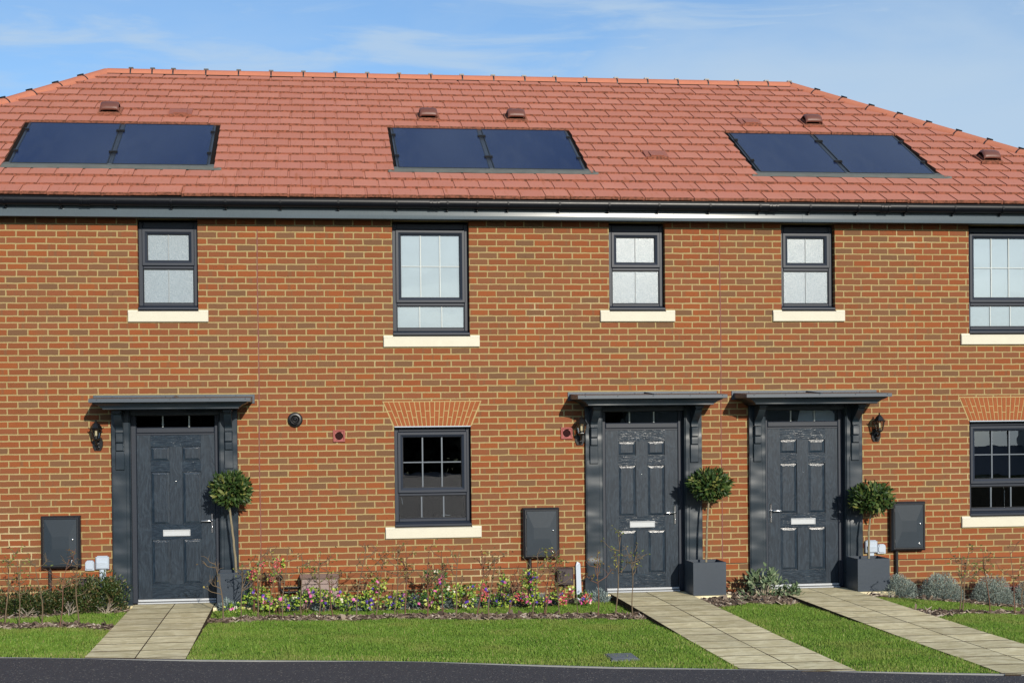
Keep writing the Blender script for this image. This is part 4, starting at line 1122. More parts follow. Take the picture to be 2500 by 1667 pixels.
b = MB(); b.hull8([(3.112,-.060,-.20),(3.176,-.060,-.20),(3.176,-.004,-.20),(3.112,-.004,-.20),(3.104,-.050,.335),(3.157,-.050,.360),(3.157,-.006,.360),(3.104,-.006,.335)])
b.hull8([(3.104,-.050,.3355),(3.157,-.050,.3605),(3.157,-.006,.3605),(3.104,-.006,.3355),(3.118,-.040,.388),(3.152,-.040,.372),(3.152,-.008,.372),(3.118,-.008,.388)])
b.build('board', M['whitep'], o)
b = MB(); b.bbox(8.51, 8.72, -.006, .0, -.115, -.035, .002)
for k in range(5):
    for j in range(2): b.box(8.52+k*.040, 8.55+k*.040, -.0075, -.0062, -.105+j*.032, -.083+j*.032, 1)
b.build('air_brick', [M['terra'], M['terra_dark']], H)
# kitchen tap seen through the right ground floor window
o = thing('kitchen_tap', (8.69,.30,.86), 'curved chrome kitchen tap standing behind the right hand ground floor window', 'tap')
b = MB(); tx = 8.665
b.tube([(tx,.32,.80),(tx,.32,1.14)]+[(tx-.085+.085*math.cos(a), .32, 1.14+.075*math.sin(a)) for a in np.linspace(0, math.pi, 9)]+[(tx-.175,.32,1.09)], .010, 8); b.build('spout', M['chrome'], o)

# drain cover set in the lawn near the road
o = thing('drain_cover', (2.67,-4.78,-.03), 'slate coloured flat drain cover sunk in the lawn by the road', 'drain cover')
b = MB(); X0, X1, Y0, Y1 = 2.55, 2.80, -5.02, -4.66
b.box(X0, X1, Y0, Y1, -.10, -.018); b.build('frame', M['drain'], o)
b = MB()
for k in range(6): b.bbox(X0+.012, X1-.012, Y0+.02+k*.054, Y0+.062+k*.054, -.0178, -.010, .002)
b.build('grate', M['drain'], o)

# ------------------------------------------------------------------ planters and clipped bay trees
def planter(x, label):
    o = thing('planter', (x, -.3, .0), label, 'planter', 'square dark blue grey planters beside the doors')
    w, t, zt = .198, .014, .388
    ya, yb = -.3-w, -.3+w
    b = MB()
    O = [(x-w,ya),(x+w,ya),(x+w,yb),(x-w,yb)]; I = [(x-w+t,ya+t),(x+w-t,ya+t),(x+w-t,yb-t),(x-w+t,yb-t)]; B1 = [(x-w+.003,ya+.003),(x+w-.003,ya+.003),(x+w-.003,yb-.003),(x-w+.003,yb-.003)]
    vs = [(a,c,.0) for a,c in O]+[(a,c,zt-.004) for a,c in O]+[(a,c,zt) for a,c in B1]+[(a,c,zt) for a,c in I]+[(a,c,zt-.10) for a,c in I]
    b.add(vs, [(L*4+i, L*4+(i+1)%4, L*4+4+(i+1)%4, L*4+4+i) for L in range(4) for i in range(4)])
    b.build('box', M['planter'], o)
    b = MB(); N = 9; vs = []
    for i in range(N):
        for j in range(N): vs.append((x-w+t+.001+(2*w-2*t-.002)*i/(N-1), ya+t+.001+(2*w-2*t-.002)*j/(N-1), zt-.045+random.uniform(-.008,.012)))
    b.add(vs, [(i*N+j,(i+1)*N+j,(i+1)*N+j+1,i*N+j+1) for i in range(N-1) for j in range(N-1)]); b.build('compost', M['compost'], o)
    return o
p1 = planter(-.885, 'square dark planter beside the leftmost front door, holding a bent stemmed bay tree')
dup(p1, (4.622,-.3,0), 'square dark planter right of the middle front door, at the edge of its paved path')
dup(p1, (6.632,-.3,0), 'square dark planter right of the rightmost front door, beside the silver bushes')
def bay(stem, c, rad, flat, nleaf, label, seed):
    rs = random.Random(seed)
    o = thing('bay_tree', (stem[0][0], stem[0][1], .345), label, 'tree', 'clipped bay trees in planters')
    b = MB(); pts = []
    for i in range(len(stem)-1):
        for k in range(4):
            t = k/4; pts.append(Vector(stem[i]).lerp(Vector(stem[i+1]), t))
    pts.append(Vector(stem[-1])); n = len(pts)
    for p in pts: p.x += rs.uniform(-.0025,.0025)
    b.tube(pts, [.0145-.004*i/n for i in range(n)], 9)
    cv = Vector(c)
    for k in range(26):
        d = Vector((rs.gauss(0,1), rs.gauss(0,1), rs.gauss(.3,.9))).normalized()
        e = cv + Vector((d.x*rad, d.y*rad, d.z*rad*flat))*.85; m = pts[-1].lerp(e, .45)+Vector((0,0,.02))
        b.tube([pts[-1], m, e], [.0055,.004,.002], 5)
    b.build('trunk', M['trunk'], o)
    b = MB()
    for k in range(nleaf):
        d = Vector((rs.gauss(0,1), rs.gauss(0,1), rs.gauss(.05,1))).normalized()
        rr = (rs.random()**.33)*.95
        bump = 1+.10*math.sin(d.x*7+seed)*math.sin(d.z*6+seed*2)
        if rr < .35: rr = .35
        p = cv + Vector((d.x*rad, d.y*rad, d.z*rad*flat*(1 if d.z > 0 else .82)))*rr*bump
        g = (d*1.0 + Vector((rs.gauss(0,.6), rs.gauss(0,.6), rs.gauss(.35,.6)))).normalized()
        b.leaf(p, g, d+Vector((0,-.2,.5)), rs.uniform(.050,.088), rs.uniform(.021,.033), 0, rs.uniform(.1,.3))
    b.build('crown', M['bay'], o)
bay([(-.875,-.3,.34),(-.885,-.3,.55),(-.908,-.3,.80),(-.930,-.3,.98),(-.944,-.3,1.14),(-.935,-.3,1.25)], (-.925,-.3,1.305), .228, .90, 1500, 'bay tree with a bent stem and ball crown, in front of the leftmost door surround', 3)
bay([(4.63,-.3,.34),(4.640,-.3,.6),(4.648,-.3,.84),(4.672,-.3,1.10),(4.68,-.3,1.2)], (4.688,-.3,1.272), .243, .80, 1600, 'bay tree with the fullest round crown, right of the middle front door', 11)
bay([(6.64,-.3,.34),(6.647,-.3,.55),(6.648,-.3,.69),(6.668,-.3,.85),(6.685,-.3,.95)], (6.695,-.3,1.085), .262, .74, 1300, 'shortest bay tree with a loose spreading crown, right of the rightmost front door', 23)

# ------------------------------------------------------------------ garden plants
def shrub(name, x, y, rx, ry, z0, zt, n, leaf, mat, label, cat, group, seed, stems=10, spread=1., up=.4, twig='twig', sprays=0, lumpy=1.):
    rs = random.Random(seed); o = thing(name, (x, y, z0), label, cat, group)
    b = MB(); base = Vector((x, y, z0-.03)); H_ = zt-z0; tips = []
    for k in range(stems):
        a = rs.uniform(0, 2*math.pi); r = rs.uniform(.25, .9)
        e = base + Vector((math.cos(a)*rx*r, math.sin(a)*ry*r, H_*rs.uniform(.55, .97)*(1-.35*r)+.03)); tips.append(e)
        m = base.lerp(e, .5)+Vector((rs.uniform(-.02,.02), rs.uniform(-.02,.02), H_*.06))
        b.tube([base+Vector((math.cos(a)*rx*.08, math.sin(a)*ry*.08, 0)), m, e], [.007,.005,.0025], 5)
    b.build('stems', M[twig], o)
    b = MB(); cx = Vector((x, y, z0))
    for k in range(n):
        a = rs.uniform(0, 2*math.pi); ph = math.asin(rs.uniform(-.12, 1)); q = rs.random()**.38
        lump = 1+lumpy*(.16*math.sin(a*3+seed)+.13*math.sin(ph*5+a*2+seed*1.7))
        d = Vector((math.cos(a)*math.cos(ph), math.sin(a)*math.cos(ph), math.sin(ph)))
        p = cx + Vector((d.x*rx, d.y*ry, max(.004, d.z*H_+.01)))*q*lump
        p.z = min(max(p.z, z0+.005), zt+.03)
        if sprays and rs.random() < sprays:
            t = rs.choice(tips); p = t+Vector((rs.gauss(0,.03), rs.gauss(0,.03), rs.gauss(.0,.035)))
        g = (d + Vector((rs.gauss(0,.6), rs.gauss(0,.6), up+rs.gauss(0,.5)))).normalized()
        b.leaf(p, g, Vector((rs.gauss(0,.5), rs.gauss(0,.5)-.3, 1)), leaf*rs.uniform(.7,1.3), leaf*rs.uniform(.32,.5)*spread, 0, rs.uniform(.1,.3))
    b.build('foliage', mat, o)
    return o
SH = 'dark evergreen shrubs at the left'
shrub('evergreen_shrub', -3.42, -.45, .22, .20, -.06, .20, 2070, .032, M['shrub'], 'dark evergreen shrub cut by the left edge of the photo', 'shrub', SH, 1)
shrub('evergreen_shrub', -3.17, -.42, .19, .20, -.06, .245, 2070, .032, M['shrub'], 'dark evergreen shrub below the left side of the far left meter box', 'shrub', SH, 2)
shrub('evergreen_shrub', -2.97, -.38, .17, .18, -.06, .225, 1839, .032, M['shrub'], 'low dark evergreen shrub where the far left meter duct enters the ground', 'shrub', SH, 3)
shrub('evergreen_shrub', -2.77, -.34, .17, .18, -.06, .30, 2070, .032, M['shrub'], 'dark evergreen shrub just left of the half hidden brown box', 'shrub', SH, 4)
shrub('evergreen_shrub', -2.54, -.32, .19, .16, -.06, .345, 2530, .034, M['shrub'], 'dark evergreen shrub covering the half hidden brown box', 'shrub', SH, 5)
shrub('evergreen_shrub', -2.27, -.27, .20, .13, -.06, .375, 2070, .036, M['shrub'], 'tallest dark evergreen shrub leaning over the leftmost door plinth', 'shrub', SH, 6, sprays=.4)
def deadbush(x, y, h, w, label, seed):
    rs = random.Random(seed); o = tag_b = MB()
    for k in range(9):
        a = rs.uniform(-1.1, 1.1); e = Vector((x+math.sin(a)*w, y+rs.uniform(-.05,.03), -.06+h*math.cos(a)*rs.uniform(.6,1)))
        m = Vector((x,y,-.06)).lerp(e, .4)+Vector((rs.uniform(-.02,.02),0,.01))
        tag_b.tube([(x,y,-.08), m, e], [.007,.005,.002], 5)
        for j in range(2): tag_b.tube([m.lerp(e,.4), e+Vector((rs.uniform(-.05,.05),rs.uniform(-.03,.03),rs.uniform(-.02,.03)))], [.003,.0015], 4)
    ob = tag_b.build('bare_bush', M['deadtwig']); tag(ob, label, 'bush', 'bare grey bushes among the shrubs')
deadbush(-3.14, -.62, .15, .13, 'low bare grey twiggy bush in front of the left shrubs, farthest from the doors', 1)
deadbush(-2.70, -.58, .19, .10, 'bare grey twiggy bush upright in front of the left shrubs', 2)
deadbush(-2.33, -.42, .14, .15, 'bare grey twiggy bush at the foot of the shrub nearest the leftmost door', 3)

LV = 'small grey lavender plants along the wall'
lav = [(-.97,-.58,.08,.035,'grey lavender tuft in front of the leftmost planter'), (-.70,-.36,.09,.02,'grey lavender tuft at the right corner of the leftmost planter'),
       (-.43,-.33,.08,-.02,'low grey lavender tuft below the curved black pipe'), (-.26,-.33,.10,.0,'grey lavender tuft at the left foot of the gas meter housing'),
       (.09,-.44,.10,.04,'grey lavender tuft in front of the gas meter housing'), (.41,-.5,.10,.02,'grey lavender tuft just right of the gas meter housing'),
       (.60,-.5,.10,.03,'grey lavender tuft among pink flowers left of the ground floor window'), (.94,-.5,.11,-.005,'grey lavender tuft below the left end of the ground floor window sill'),
       (1.15,-.46,.13,.015,'fullest grey lavender tuft with no flowers over it, below the ground floor window'), (1.54,-.5,.11,.0,'grey lavender tuft below the middle of the ground floor window'),
       (1.90,-.5,.12,.005,'grey lavender tuft below the right end of the ground floor window sill'), (2.16,-.42,.10,.02,'grey lavender tuft between the window and the middle meter box'),
       (2.38,-.46,.10,-.005,'grey lavender tuft left of the middle meter box duct'), (2.62,-.36,.12,.0,'grey lavender tuft under the middle meter box'),
       (2.75,-.42,.09,-.03,'low grey lavender tuft below the dark brown box'), (3.33,-.27,.15,.02,'grey lavender mound at the plinth of the middle front door')]
for i, (x, y, r, zt, lab) in enumerate(lav):
    zt = zt+.035
    shrub('lavender', x, y, r, .085, gz(x,y), zt, 900, .034, M['bluegrey'], lab, 'plant', LV, 40+i, 7, .62, .9, 'deadtwig')
SB = 'silver grey bushes along the right bed'
for i, (x, y, rx, zt, n, lab) in enumerate([(6.95,-.42,.235,.165,2600,'silver grey bush against the rightmost planter'), (7.50,-.40,.27,.165,3000,'widest silver grey bush, below the right side of the rightmost meter box'),
        (8.17,-.36,.27,.115,3000,'silver grey bush behind the second double sapling on the right'), (8.68,-.36,.22,.08,2200,'silver grey bush cut by the right edge of the photo')]):
    shrub('silver_bush', x, y, rx, .26, gz(x,y)-.01, zt, n*3, .026, M['silver'], lab, 'bush', SB, 70+i, 12, .55, .45, 'deadtwig', lumpy=.35)
SG = 'grey green sage plants between the paths'
shrub('sage', 5.31, -.42, .27, .22, -.06, .295, 420, .068, M['sage'], 'largest grey green sage plant, left of the rightmost front door', 'plant', SG, 81, 16, 1., .5, 'deadtwig', .55)
shrub('sage', 5.555, -.62, .13, .12, -.06, .105, 170, .060, M['sage'], 'mid sized sage plant in front of the rightmost door threshold', 'plant', SG, 82, 9, 1., .5, 'deadtwig', .5)
shrub('sage', 4.93, -.93, .07, .06, -.06, .015, 46, .045, M['sage'], 'tiny sage seedling in the bark mulch near the middle path', 'plant', SG, 83, 5, 1., .5, 'deadtwig', .6)

# flowering plants: lobes (x, z, rx, rz, kind)
def flowers(lobes, label, seed, y=-.62, group='colourful flowering plants along the middle bed', name='flowering_plant', cat='flowers'):
    rs = random.Random(seed); x0 = lobes[0][0]; o = thing(name, (x0, y, gz(x0, y)), label, cat, group)
    st, fo, iv, pk, pu, rd_, wh = MB(), MB(), MB(), MB(), MB(), MB(), MB()
    def petal(mb, p, s):
        nrm = Vector((rs.gauss(0,.35), -1, rs.gauss(.25,.35))).normalized(); u = nrm.cross(Vector((.2,.1,1))).normalized(); v = nrm.cross(u); ph = rs.uniform(0, 6.28)
        k = 5; vs = [p+nrm*s*.10]
        for i in range(k*2):
            a = ph+math.pi*i/k; r = s*(1. if i % 2 == 0 else .62); vs.append(p+(u*math.cos(a)+v*math.sin(a))*r-nrm*(s*.18 if i % 2 == 0 else 0))
        mb.add(vs, [(0, 1+i, 1+(i+1) % (2*k)) for i in range(2*k)])
    for x, z, rx, rz, kd in lobes:
        root = Vector((x0+(x-x0)*.35, y+.03, gz(x0,y)-.02))
        for k in range(4 if kd != 'B' else 3):
            e = Vector((x+rs.uniform(-.7,.7)*rx, y+rs.uniform(-.05,.05), z+rs.uniform(-.3,.8)*rz)); m = root.lerp(e,.5)+Vector((rs.uniform(-.02,.02),rs.uniform(-.02,.02),.01))
            st.tube([root, m, e], [.0035,.0028,.0015], 5)
        area = rx*rz; nf = int(area*13000)+12
        if kd in 'RB': nf = int(area*9000)+6
        for k in range(nf):
            a = rs.uniform(0, 6.28); q = rs.random()**.5; p = Vector((x+math.cos(a)*rx*q*1.06, y+rs.gauss(0,.05), z+math.sin(a)*rz*q*1.06)); p.z = max(p.z, gz(p.x,y)+.01)
            d = Vector((math.cos(a)+rs.gauss(0,.6), rs.gauss(-.4,.6), math.sin(a)+rs.gauss(.3,.5)))
            (iv if kd == 'I' else fo).leaf(p, d, Vector((rs.gauss(0,.4), -.8+rs.gauss(0,.4), .7)), rs.uniform(.026,.044), rs.uniform(.017,.028), 0, .15)
        npet = {'V': 230, 'P': 700, 'I': 70, 'Y': 200, 'R': 120, 'B': 0}[kd]
        for k in range(int(area*npet)+2 if npet else 0):
            a = rs.uniform(0,6.28); q = rs.random()**.5; p = Vector((x+math.cos(a)*rx*q, y-.055+rs.gauss(0,.015), z+math.sin(a)*rz*q)); p.z = max(p.z, gz(p.x,y)+.03)
            t = rs.random(); mb = pk if t < .42 else (pu if t < .90 else wh)
            if kd == 'Y' and t > .6: mb = wh
            for j in range(rs.choice((1,2,2,3))): petal(mb, p+Vector((rs.uniform(-.018,.018), rs.uniform(-.008,.008), rs.uniform(-.018,.018))), rs.uniform(.013,.023))
        if kd in 'RB':
            for k in range(int(area*15000)+10):
                a = rs.uniform(0,6.28); q = rs.random()**.5; p = Vector((x+math.cos(a)*rx*q, y-.03+rs.gauss(0,.03), z+math.sin(a)*rz*q)); p.z = max(p.z, gz(p.x,y)+.02)
                petal(rd_, p, rs.uniform(.006,.011))
    st.build('stems', M['twig_red'], o)
    for mb, nm, mt in ((fo,'foliage','varieg'),(iv,'ivy_foliage','ivy'),(pk,'pink_flowers','pink'),(pu,'purple_flowers','purple'),(rd_,'red_flowers','red'),(wh,'white_flowers','white')):
        if mb.v: mb.build(nm, M[mt], o)
FL = [([(-.89,-.01,.095,.065,'V'),(-.73,.09,.069,.043,'V')], 'low pink and purple flowers in front of the leftmost planter'),
      ([(-.63,.17,.115,.06,'V'),(-.54,.06,.11,.06,'V')], 'variegated plant with pink flowers climbing beside the leftmost planter'),
      ([(-.43,.04,.078,.052,'V'),(-.30,.06,.12,.065,'V')], 'purple and pink flowers below the curved black pipe'),
      ([(-.13,.10,.078,.06,'V'),(-.01,.13,.095,.069,'P')], 'densest pink blossoms in front of the gas meter housing'),
      ([(.11,.10,.078,.069,'V'),(.25,.10,.10,.078,'V')], 'variegated plant with pink flowers at the right end of the gas meter housing'),
      ([(.38,.04,.12,.086,'V')], 'yellow green variegated plant just right of the gas meter housing'),
      ([(.63,.05,.14,.095,'V'),(.72,.22,.08,.069,'V')], 'tall pink and purple flowering plant left of the ground floor window'),
      ([(.91,.05,.095,.078,'V'),(1.02,.09,.052,.035,'V')], 'small clump with bright pink flowers below the left end of the ground floor window sill'),
      ([(1.35,.05,.112,.104,'V'),(1.18,.06,.095,.052,'I'),(1.43,.15,.10,.078,'I'),(1.34,.32,.078,.06,'I'),(1.45,.30,.052,.052,'I')], 'tall ivy leaved plant with pink and purple flowers below the ground floor window'),
      ([(1.60,.13,.095,.069,'Y'),(1.71,.03,.11,.086,'Y'),(1.77,.14,.069,.06,'V')], 'yellow and white flowering plant below the right half of the ground floor window'),
      ([(1.93,.11,.052,.112,'R'),(2.0,.01,.078,.06,'V')], 'upright red flowering plant below the right end of the ground floor window sill'),
      ([(2.16,.17,.052,.112,'V'),(2.16,.01,.078,.078,'V')], 'narrow upright purple flowering plant between the window and the middle meter box'),
      ([(2.46,.08,.095,.095,'V'),(2.46,.25,.095,.095,'V'),(2.35,.05,.078,.052,'R'),(2.52,-.02,.112,.069,'V')], 'tallest flowering plant, climbing the duct of the middle meter box'),
      ([(2.84,.03,.056,.088,'R'),(2.75,.05,.032,.032,'V'),(2.66,.01,.024,.04,'R'),(2.94,.11,.032,.04,'R')], 'bright red flowers below the dark brown box'),
      ([(3.12,.02,.064,.056,'R'),(3.05,.01,.048,.048,'I')], 'red flowers at the foot of the pale broken post')]
for i, (lb, lab) in enumerate(FL): flowers(lb, lab, 100+i)
flowers([(-.66,.40,.039,.047,'B'),(-.57,.49,.035,.035,'B'),(-.70,.35,.026,.035,'B')], 'red berried twigs at the right edge of the leftmost planter', 131, -.66, 'red berried twigs', 'berried_twig', 'berries')
flowers([(-.39,.48,.052,.086,'B'),(-.47,.34,.035,.043,'B')], 'red berried twigs above the curved black pipe', 132, -.66, 'red berried twigs', 'berried_twig', 'berries')

# young bare saplings standing in the bark strips
def sapling(x, y, tx, tz, kind, label, seed):
    rs = random.Random(seed*7+1); z0 = gz(x, y)-.03
    o = thing('sapling', (x, y, gz(x,y)), label, 'sapling', 'young leafless saplings along the bark strips')
    b = MB(); lv = MB(); n = 9; pts = []
    amp = rs.uniform(.008,.022); ph = rs.uniform(0,6)
    Ht = tz-z0
    for i in range(n):
        t = i/(n-1); pts.append(Vector((x+(tx-x)*t**1.3+amp*math.sin(ph+t*5)*min(1, t*3), y+amp*.6*math.cos(ph+t*4), z0+Ht*t)))
    r0 = rs.uniform(.0075,.0098)
    b.tube(pts, [r0*(1-.72*i/(n-1)) for i in range(n)], 6)
    tips = [pts[-1]]
    nb = rs.randint(5, 8) if kind != 'stub' else 1
    for k in range(nb):
        t = rs.uniform(.45, .97); i = min(n-2, int(t*(n-1))); p = pts[i].lerp(pts[i+1], t*(n-1)-i)
        a = rs.uniform(-1.25, 1.25); L = rs.uniform(.08,.26)*(1.2-.5*t)
        e = p+Vector((math.sin(a)*L, rs.uniform(-.3,.3)*L, math.cos(a)*L*.8+.02)); m = p.lerp(e,.5)+Vector((math.sin(a)*.02, 0, -.012))
        b.tube([p, m, e], [.0052,.0040,.0020], 5); tips.append(e)
        for j in range(rs.randint(1,4)):
            q = m.lerp(e, rs.random()); e2 = q+Vector((rs.uniform(-.09,.09), rs.uniform(-.05,.05), rs.uniform(-.01,.09))); b.tube([q, q.lerp(e2,.5)+Vector((0,0,.008)), e2], [.0030,.0023,.0014], 4); tips.append(e2)
    nl = {'bare': 8, 'dry': 46, 'green': 58, 'few': 22, 'stub': 0}[kind]
    for k in range(nl):
        t = rs.choice(tips); p = t+Vector((rs.gauss(0,.016), rs.gauss(0,.016), rs.gauss(-.008,.022)))
        lv.leaf(p, Vector((rs.gauss(0,1), rs.gauss(-.3,1), rs.gauss(-.1,.7))), Vector((rs.gauss(0,.5), -.6, .8)), rs.uniform(.022,.042), rs.uniform(.012,.024), 0, rs.uniform(.1,.5))
    b.build('stem', M['twig' if rs.random() < .75 else 'twig_red'], o)
    if lv.v: lv.build('leaves', M['freshleaf' if kind in ('green','few') else 'dry'], o)
SAP = [(-3.25,-1.25,-3.20,.645,'green','leafy topped sapling nearest the left edge of the photo'), (-3.04,-1.62,-3.04,.70,'few','pale stemmed sapling standing left of the far left meter box'),
 (-2.86,-1.33,-2.90,.63,'few','sapling in front of the left half of the far left meter box'), (-2.63,-1.67,-2.51,.68,'bare','sapling leaning right in front of the far left meter box'),
 (-2.46,-1.46,-2.48,.61,'bare','bare sapling before the two small pale boxes at the left'),
 (-.97,-1.25,-1.04,.58,'bare','forked bare sapling in front of the left half of the leftmost planter'), (-.79,-1.02,-.78,.56,'few','straight sapling in front of the right half of the leftmost planter'),
 (-.61,-1.18,-.57,.68,'bare','reddish sapling beside the left movement joint in the brickwork'), (-.49,-1.0,-.40,.58,'bare','thin reddish sapling just left of the curved black pipe'),
 (-.34,-1.2,-.29,.70,'bare','sapling crossing the curved black pipe'), (-.14,-1.0,-.13,.59,'bare','sapling at the left end of the gas meter housing'),
 (.05,-1.22,.09,.65,'green','leafy topped sapling in front of the middle of the gas meter housing'), (.21,-1.3,.12,.56,'few','sapling leaning left at the right end of the gas meter housing'),
 (.46,-1.18,.56,.70,'bare','slim bare sapling standing between the gas meter housing and the ground floor window'), (.67,-1.19,.79,.60,'dry','brown leaved sapling leaning right below the left end of the window sill'),
 (.87,-1.38,.92,.71,'dry','forked sapling with brown leaves below the left edge of the window'), (1.0,-1.13,1.02,.68,'dry','straight sapling with a brown tuft below the left part of the window'),
 (1.22,-1.42,1.255,.67,'dry','sapling rising through the tall ivy leaved plant'), (1.42,-1.13,1.40,.645,'few','sapling under the middle of the ground floor window'),
 (1.52,-1.52,1.57,.655,'bare','twisted bare sapling under the right half of the ground floor window'), (1.78,-1.28,1.91,.63,'dry','sapling leaning right behind the upright red flowers'),
 (1.86,-1.7,1.93,.61,'dry','brown topped sapling right of the window sill end'), (2.12,-1.36,2.29,.36,'bare','short sapling leaning toward the middle meter box'),
 (2.33,-1.75,2.41,.58,'few','sapling before the left half of the middle meter box'), (2.50,-1.48,2.58,.59,'green','yellow leaved sapling before the right half of the middle meter box'),
 (2.50,-1.56,2.65,.65,'few','sapling leaning right past the right edge of the middle meter box'), (2.65,-1.66,2.58,.37,'few','short sapling in front of the dark brown box'),
 (2.85,-1.55,2.85,.04,'stub','cut off sapling stump in the bark strip below the pale post'), (3.03,-1.82,3.05,.67,'dry','sapling with a brown forked top before the middle door plinth'),
 (3.25,-1.70,3.33,.83,'green','tallest yellow leaved sapling in front of the middle front door'), (3.41,-1.86,3.39,.635,'few','bare dark sapling before the middle front door, nearest its path'),
 (7.04,-2.0,7.09,.54,'few','left stem of the double sapling right of the rightmost path'), (7.07,-1.99,7.17,.62,'green','right stem of the double sapling right of the rightmost path'),
 (7.49,-1.79,7.41,.59,'green','leafy sapling in front of the third silver grey bush'), (7.87,-1.62,7.81,.55,'few','tall sapling near the right edge of the photo'),
 (8.10,-1.30,8.18,.40,'bare','bent sapling closest to the right edge of the photo')]
for i, s in enumerate(SAP): sapling(*s, i)

# ------------------------------------------------------------------ turf, bark
def np_lerp(pts, x): return np.interp(x, [p[0] for p in pts], [p[1] for p in pts])
def np_region(x, y):
    """0 none, 1 grass, 2 bed"""
    out = np.zeros(len(x), int); yr = np_lerp(ROAD, x)
    lim = [(-99, PATHS[0][0]), (PATHS[0][1], PATHS[1][0]), (PATHS[1][1], PATHS[2][0]), (PATHS[2][1], 99)]
    wob = .025*np.sin(x*9.1)+.018*np.sin(x*23.+1)+.012*np.sin(x*51.+2)
    for k, (a, c) in enumerate(lim):
        inz = (x > a) & (x < c) & (y < -.02) & (y > yr+.015)
        bed = y > np_lerp(BED_F[k], x)+wob
        if STRIP_B[k]: bed |= (y > np_lerp(STRIP_B[k], x)+wob*.8) & (y < np_lerp(STRIP_T[k], x)+wob)
        out[inz & bed] = 2; out[inz & ~bed] = 1
    return out
def np_gz(x, y):
    t = np.clip(-y/3.6, 0, 1); z = np.where(x < -1.6, -.05+.025*t, np.where(x < 4, -.09+.06*t, np.where(x < 6, -.05+.02*t, -.05-.1*np.clip(x-6.6,0,2.2)*(1-.35*np.clip((-y-2)/4,0,1)))))
    return z + np.where((x > -1.5) & (x < -.3) & (y > -.95), .065*np.exp(-((x+.9)/.30)**2)*np.clip((y+.95)/.4, 0, 1), 0)
N = 950000
x = rng.uniform(-5.2, 10.6, N); y = rng.uniform(-7.6, -.02, N)
k = np_region(x, y) == 1
clump = np.sin(x*3.7+np.sin(y*4.1)*1.3)*np.sin(y*5.3+np.sin(x*2.9))
k &= rng.random(N) < .88+.12*clump
x, y = x[k], y[k]; n = len(x); clump = clump[k]
z = np_gz(x, y)-.008
def path_edge(x):
    d = np.full(len(x), 9.)
    for a, c in PATHS:
        for e in (a, c): d = np.minimum(d, abs(x-e))
    return d
pe = path_edge(x)
h = rng.uniform(.016, .036, n)*(1+.25*clump)*np.where(pe < .06, .8, 1)*np.where(rng.random(n) < .015, 1.5, 1)
a = rng.uniform(0, 2*np.pi, n); ln = rng.uniform(.10, .75, n)*h; w = rng.uniform(.0020, .0036, n)
wa = rng.uniform(0, np.pi, n)
bx, by = np.cos(wa)*w, np.sin(wa)*w
tx, ty = x+np.cos(a)*ln, y+np.sin(a)*ln
mx_, my_, mz_ = x+np.cos(a)*ln*.28, y+np.sin(a)*ln*.28, z+h*.62
base1 = np.stack([x-bx, y-by, z], 1); base2 = np.stack([x+bx, y+by, z], 1)
mid1 = np.stack([mx_-bx*.75, my_-by*.75, mz_], 1); mid2 = np.stack([mx_+bx*.75, my_+by*.75, mz_], 1)
tip = np.stack([tx, ty, z+h], 1)
V = np.stack([base1, base2, mid2, base1, mid2, mid1, mid1, mid2, tip], 1).reshape(-1, 3)
tint = np.clip(rng.normal(.42, .19, n)+.10*clump+np.where(rng.random(n) < .05, .45, 0)+np.where((y < np_lerp(ROAD, x)+.30) & (rng.random(n) < .45), .32, 0)+np.where((pe < .12) & (rng.random(n) < .25), .3, 0), 0, 1)
gr = mesh_np('grass', V, None, 3, [M['grass']], np.repeat(tint, 9)); gr['kind'] = 'stuff'
N = 90000
x = rng.uniform(-5.2, 10.6, N); y = rng.uniform(-3.2, -.02, N); k = np_region(x, y) == 2; x, y = x[k], y[k]
n = min(len(x), 15000); x, y = x[:n], y[:n]; z = np_gz(x, y)+rng.uniform(-.006, .020, n)
L = rng.gamma(3., .0075, n)+.008; W = L*rng.uniform(.22, .6, n); T = rng.uniform(.002, .006, n); a = rng.uniform(0, np.pi, n); tl = rng.normal(0, .35, n); rl = rng.normal(0, .35, n)
ux = np.stack([np.cos(a)*np.cos(tl), np.sin(a)*np.cos(tl), np.sin(tl)], 1); vx = np.stack([-np.sin(a)*np.cos(rl), np.cos(a)*np.cos(rl), np.sin(rl)], 1); wx = np.cross(ux, vx); c0 = np.stack([x, y, z], 1)
def cor(i, j, q): return c0+ux*(i*L)[:, None]+vx*(j*W)[:, None]*(1-.25*abs(i) if i > 0 else 1)+wx*(q*T)[:, None]
c_ = {(i,j,q): cor(i,j,q) for i in (-1,1) for j in (-1,1) for q in (-1,1)}
F6 = [[(-1,-1,1),(1,-1,1),(1,1,1),(-1,1,1)],[(-1,-1,-1),(-1,1,-1),(1,1,-1),(1,-1,-1)],[(-1,-1,-1),(1,-1,-1),(1,-1,1),(-1,-1,1)],[(1,-1,-1),(1,1,-1),(1,1,1),(1,-1,1)],[(1,1,-1),(-1,1,-1),(-1,1,1),(1,1,1)],[(-1,1,-1),(-1,-1,-1),(-1,-1,1),(-1,1,1)]]
V = np.stack([c_[q] for f in F6 for q in f], 1).reshape(-1, 3)
tn = np.clip(rng.beta(1.6, 2.6, n), 0, 1)
mu = mesh_np('bark_mulch', V, None, 4, [M['chip']], np.repeat(tn, 24)); mu['kind'] = 'stuff'

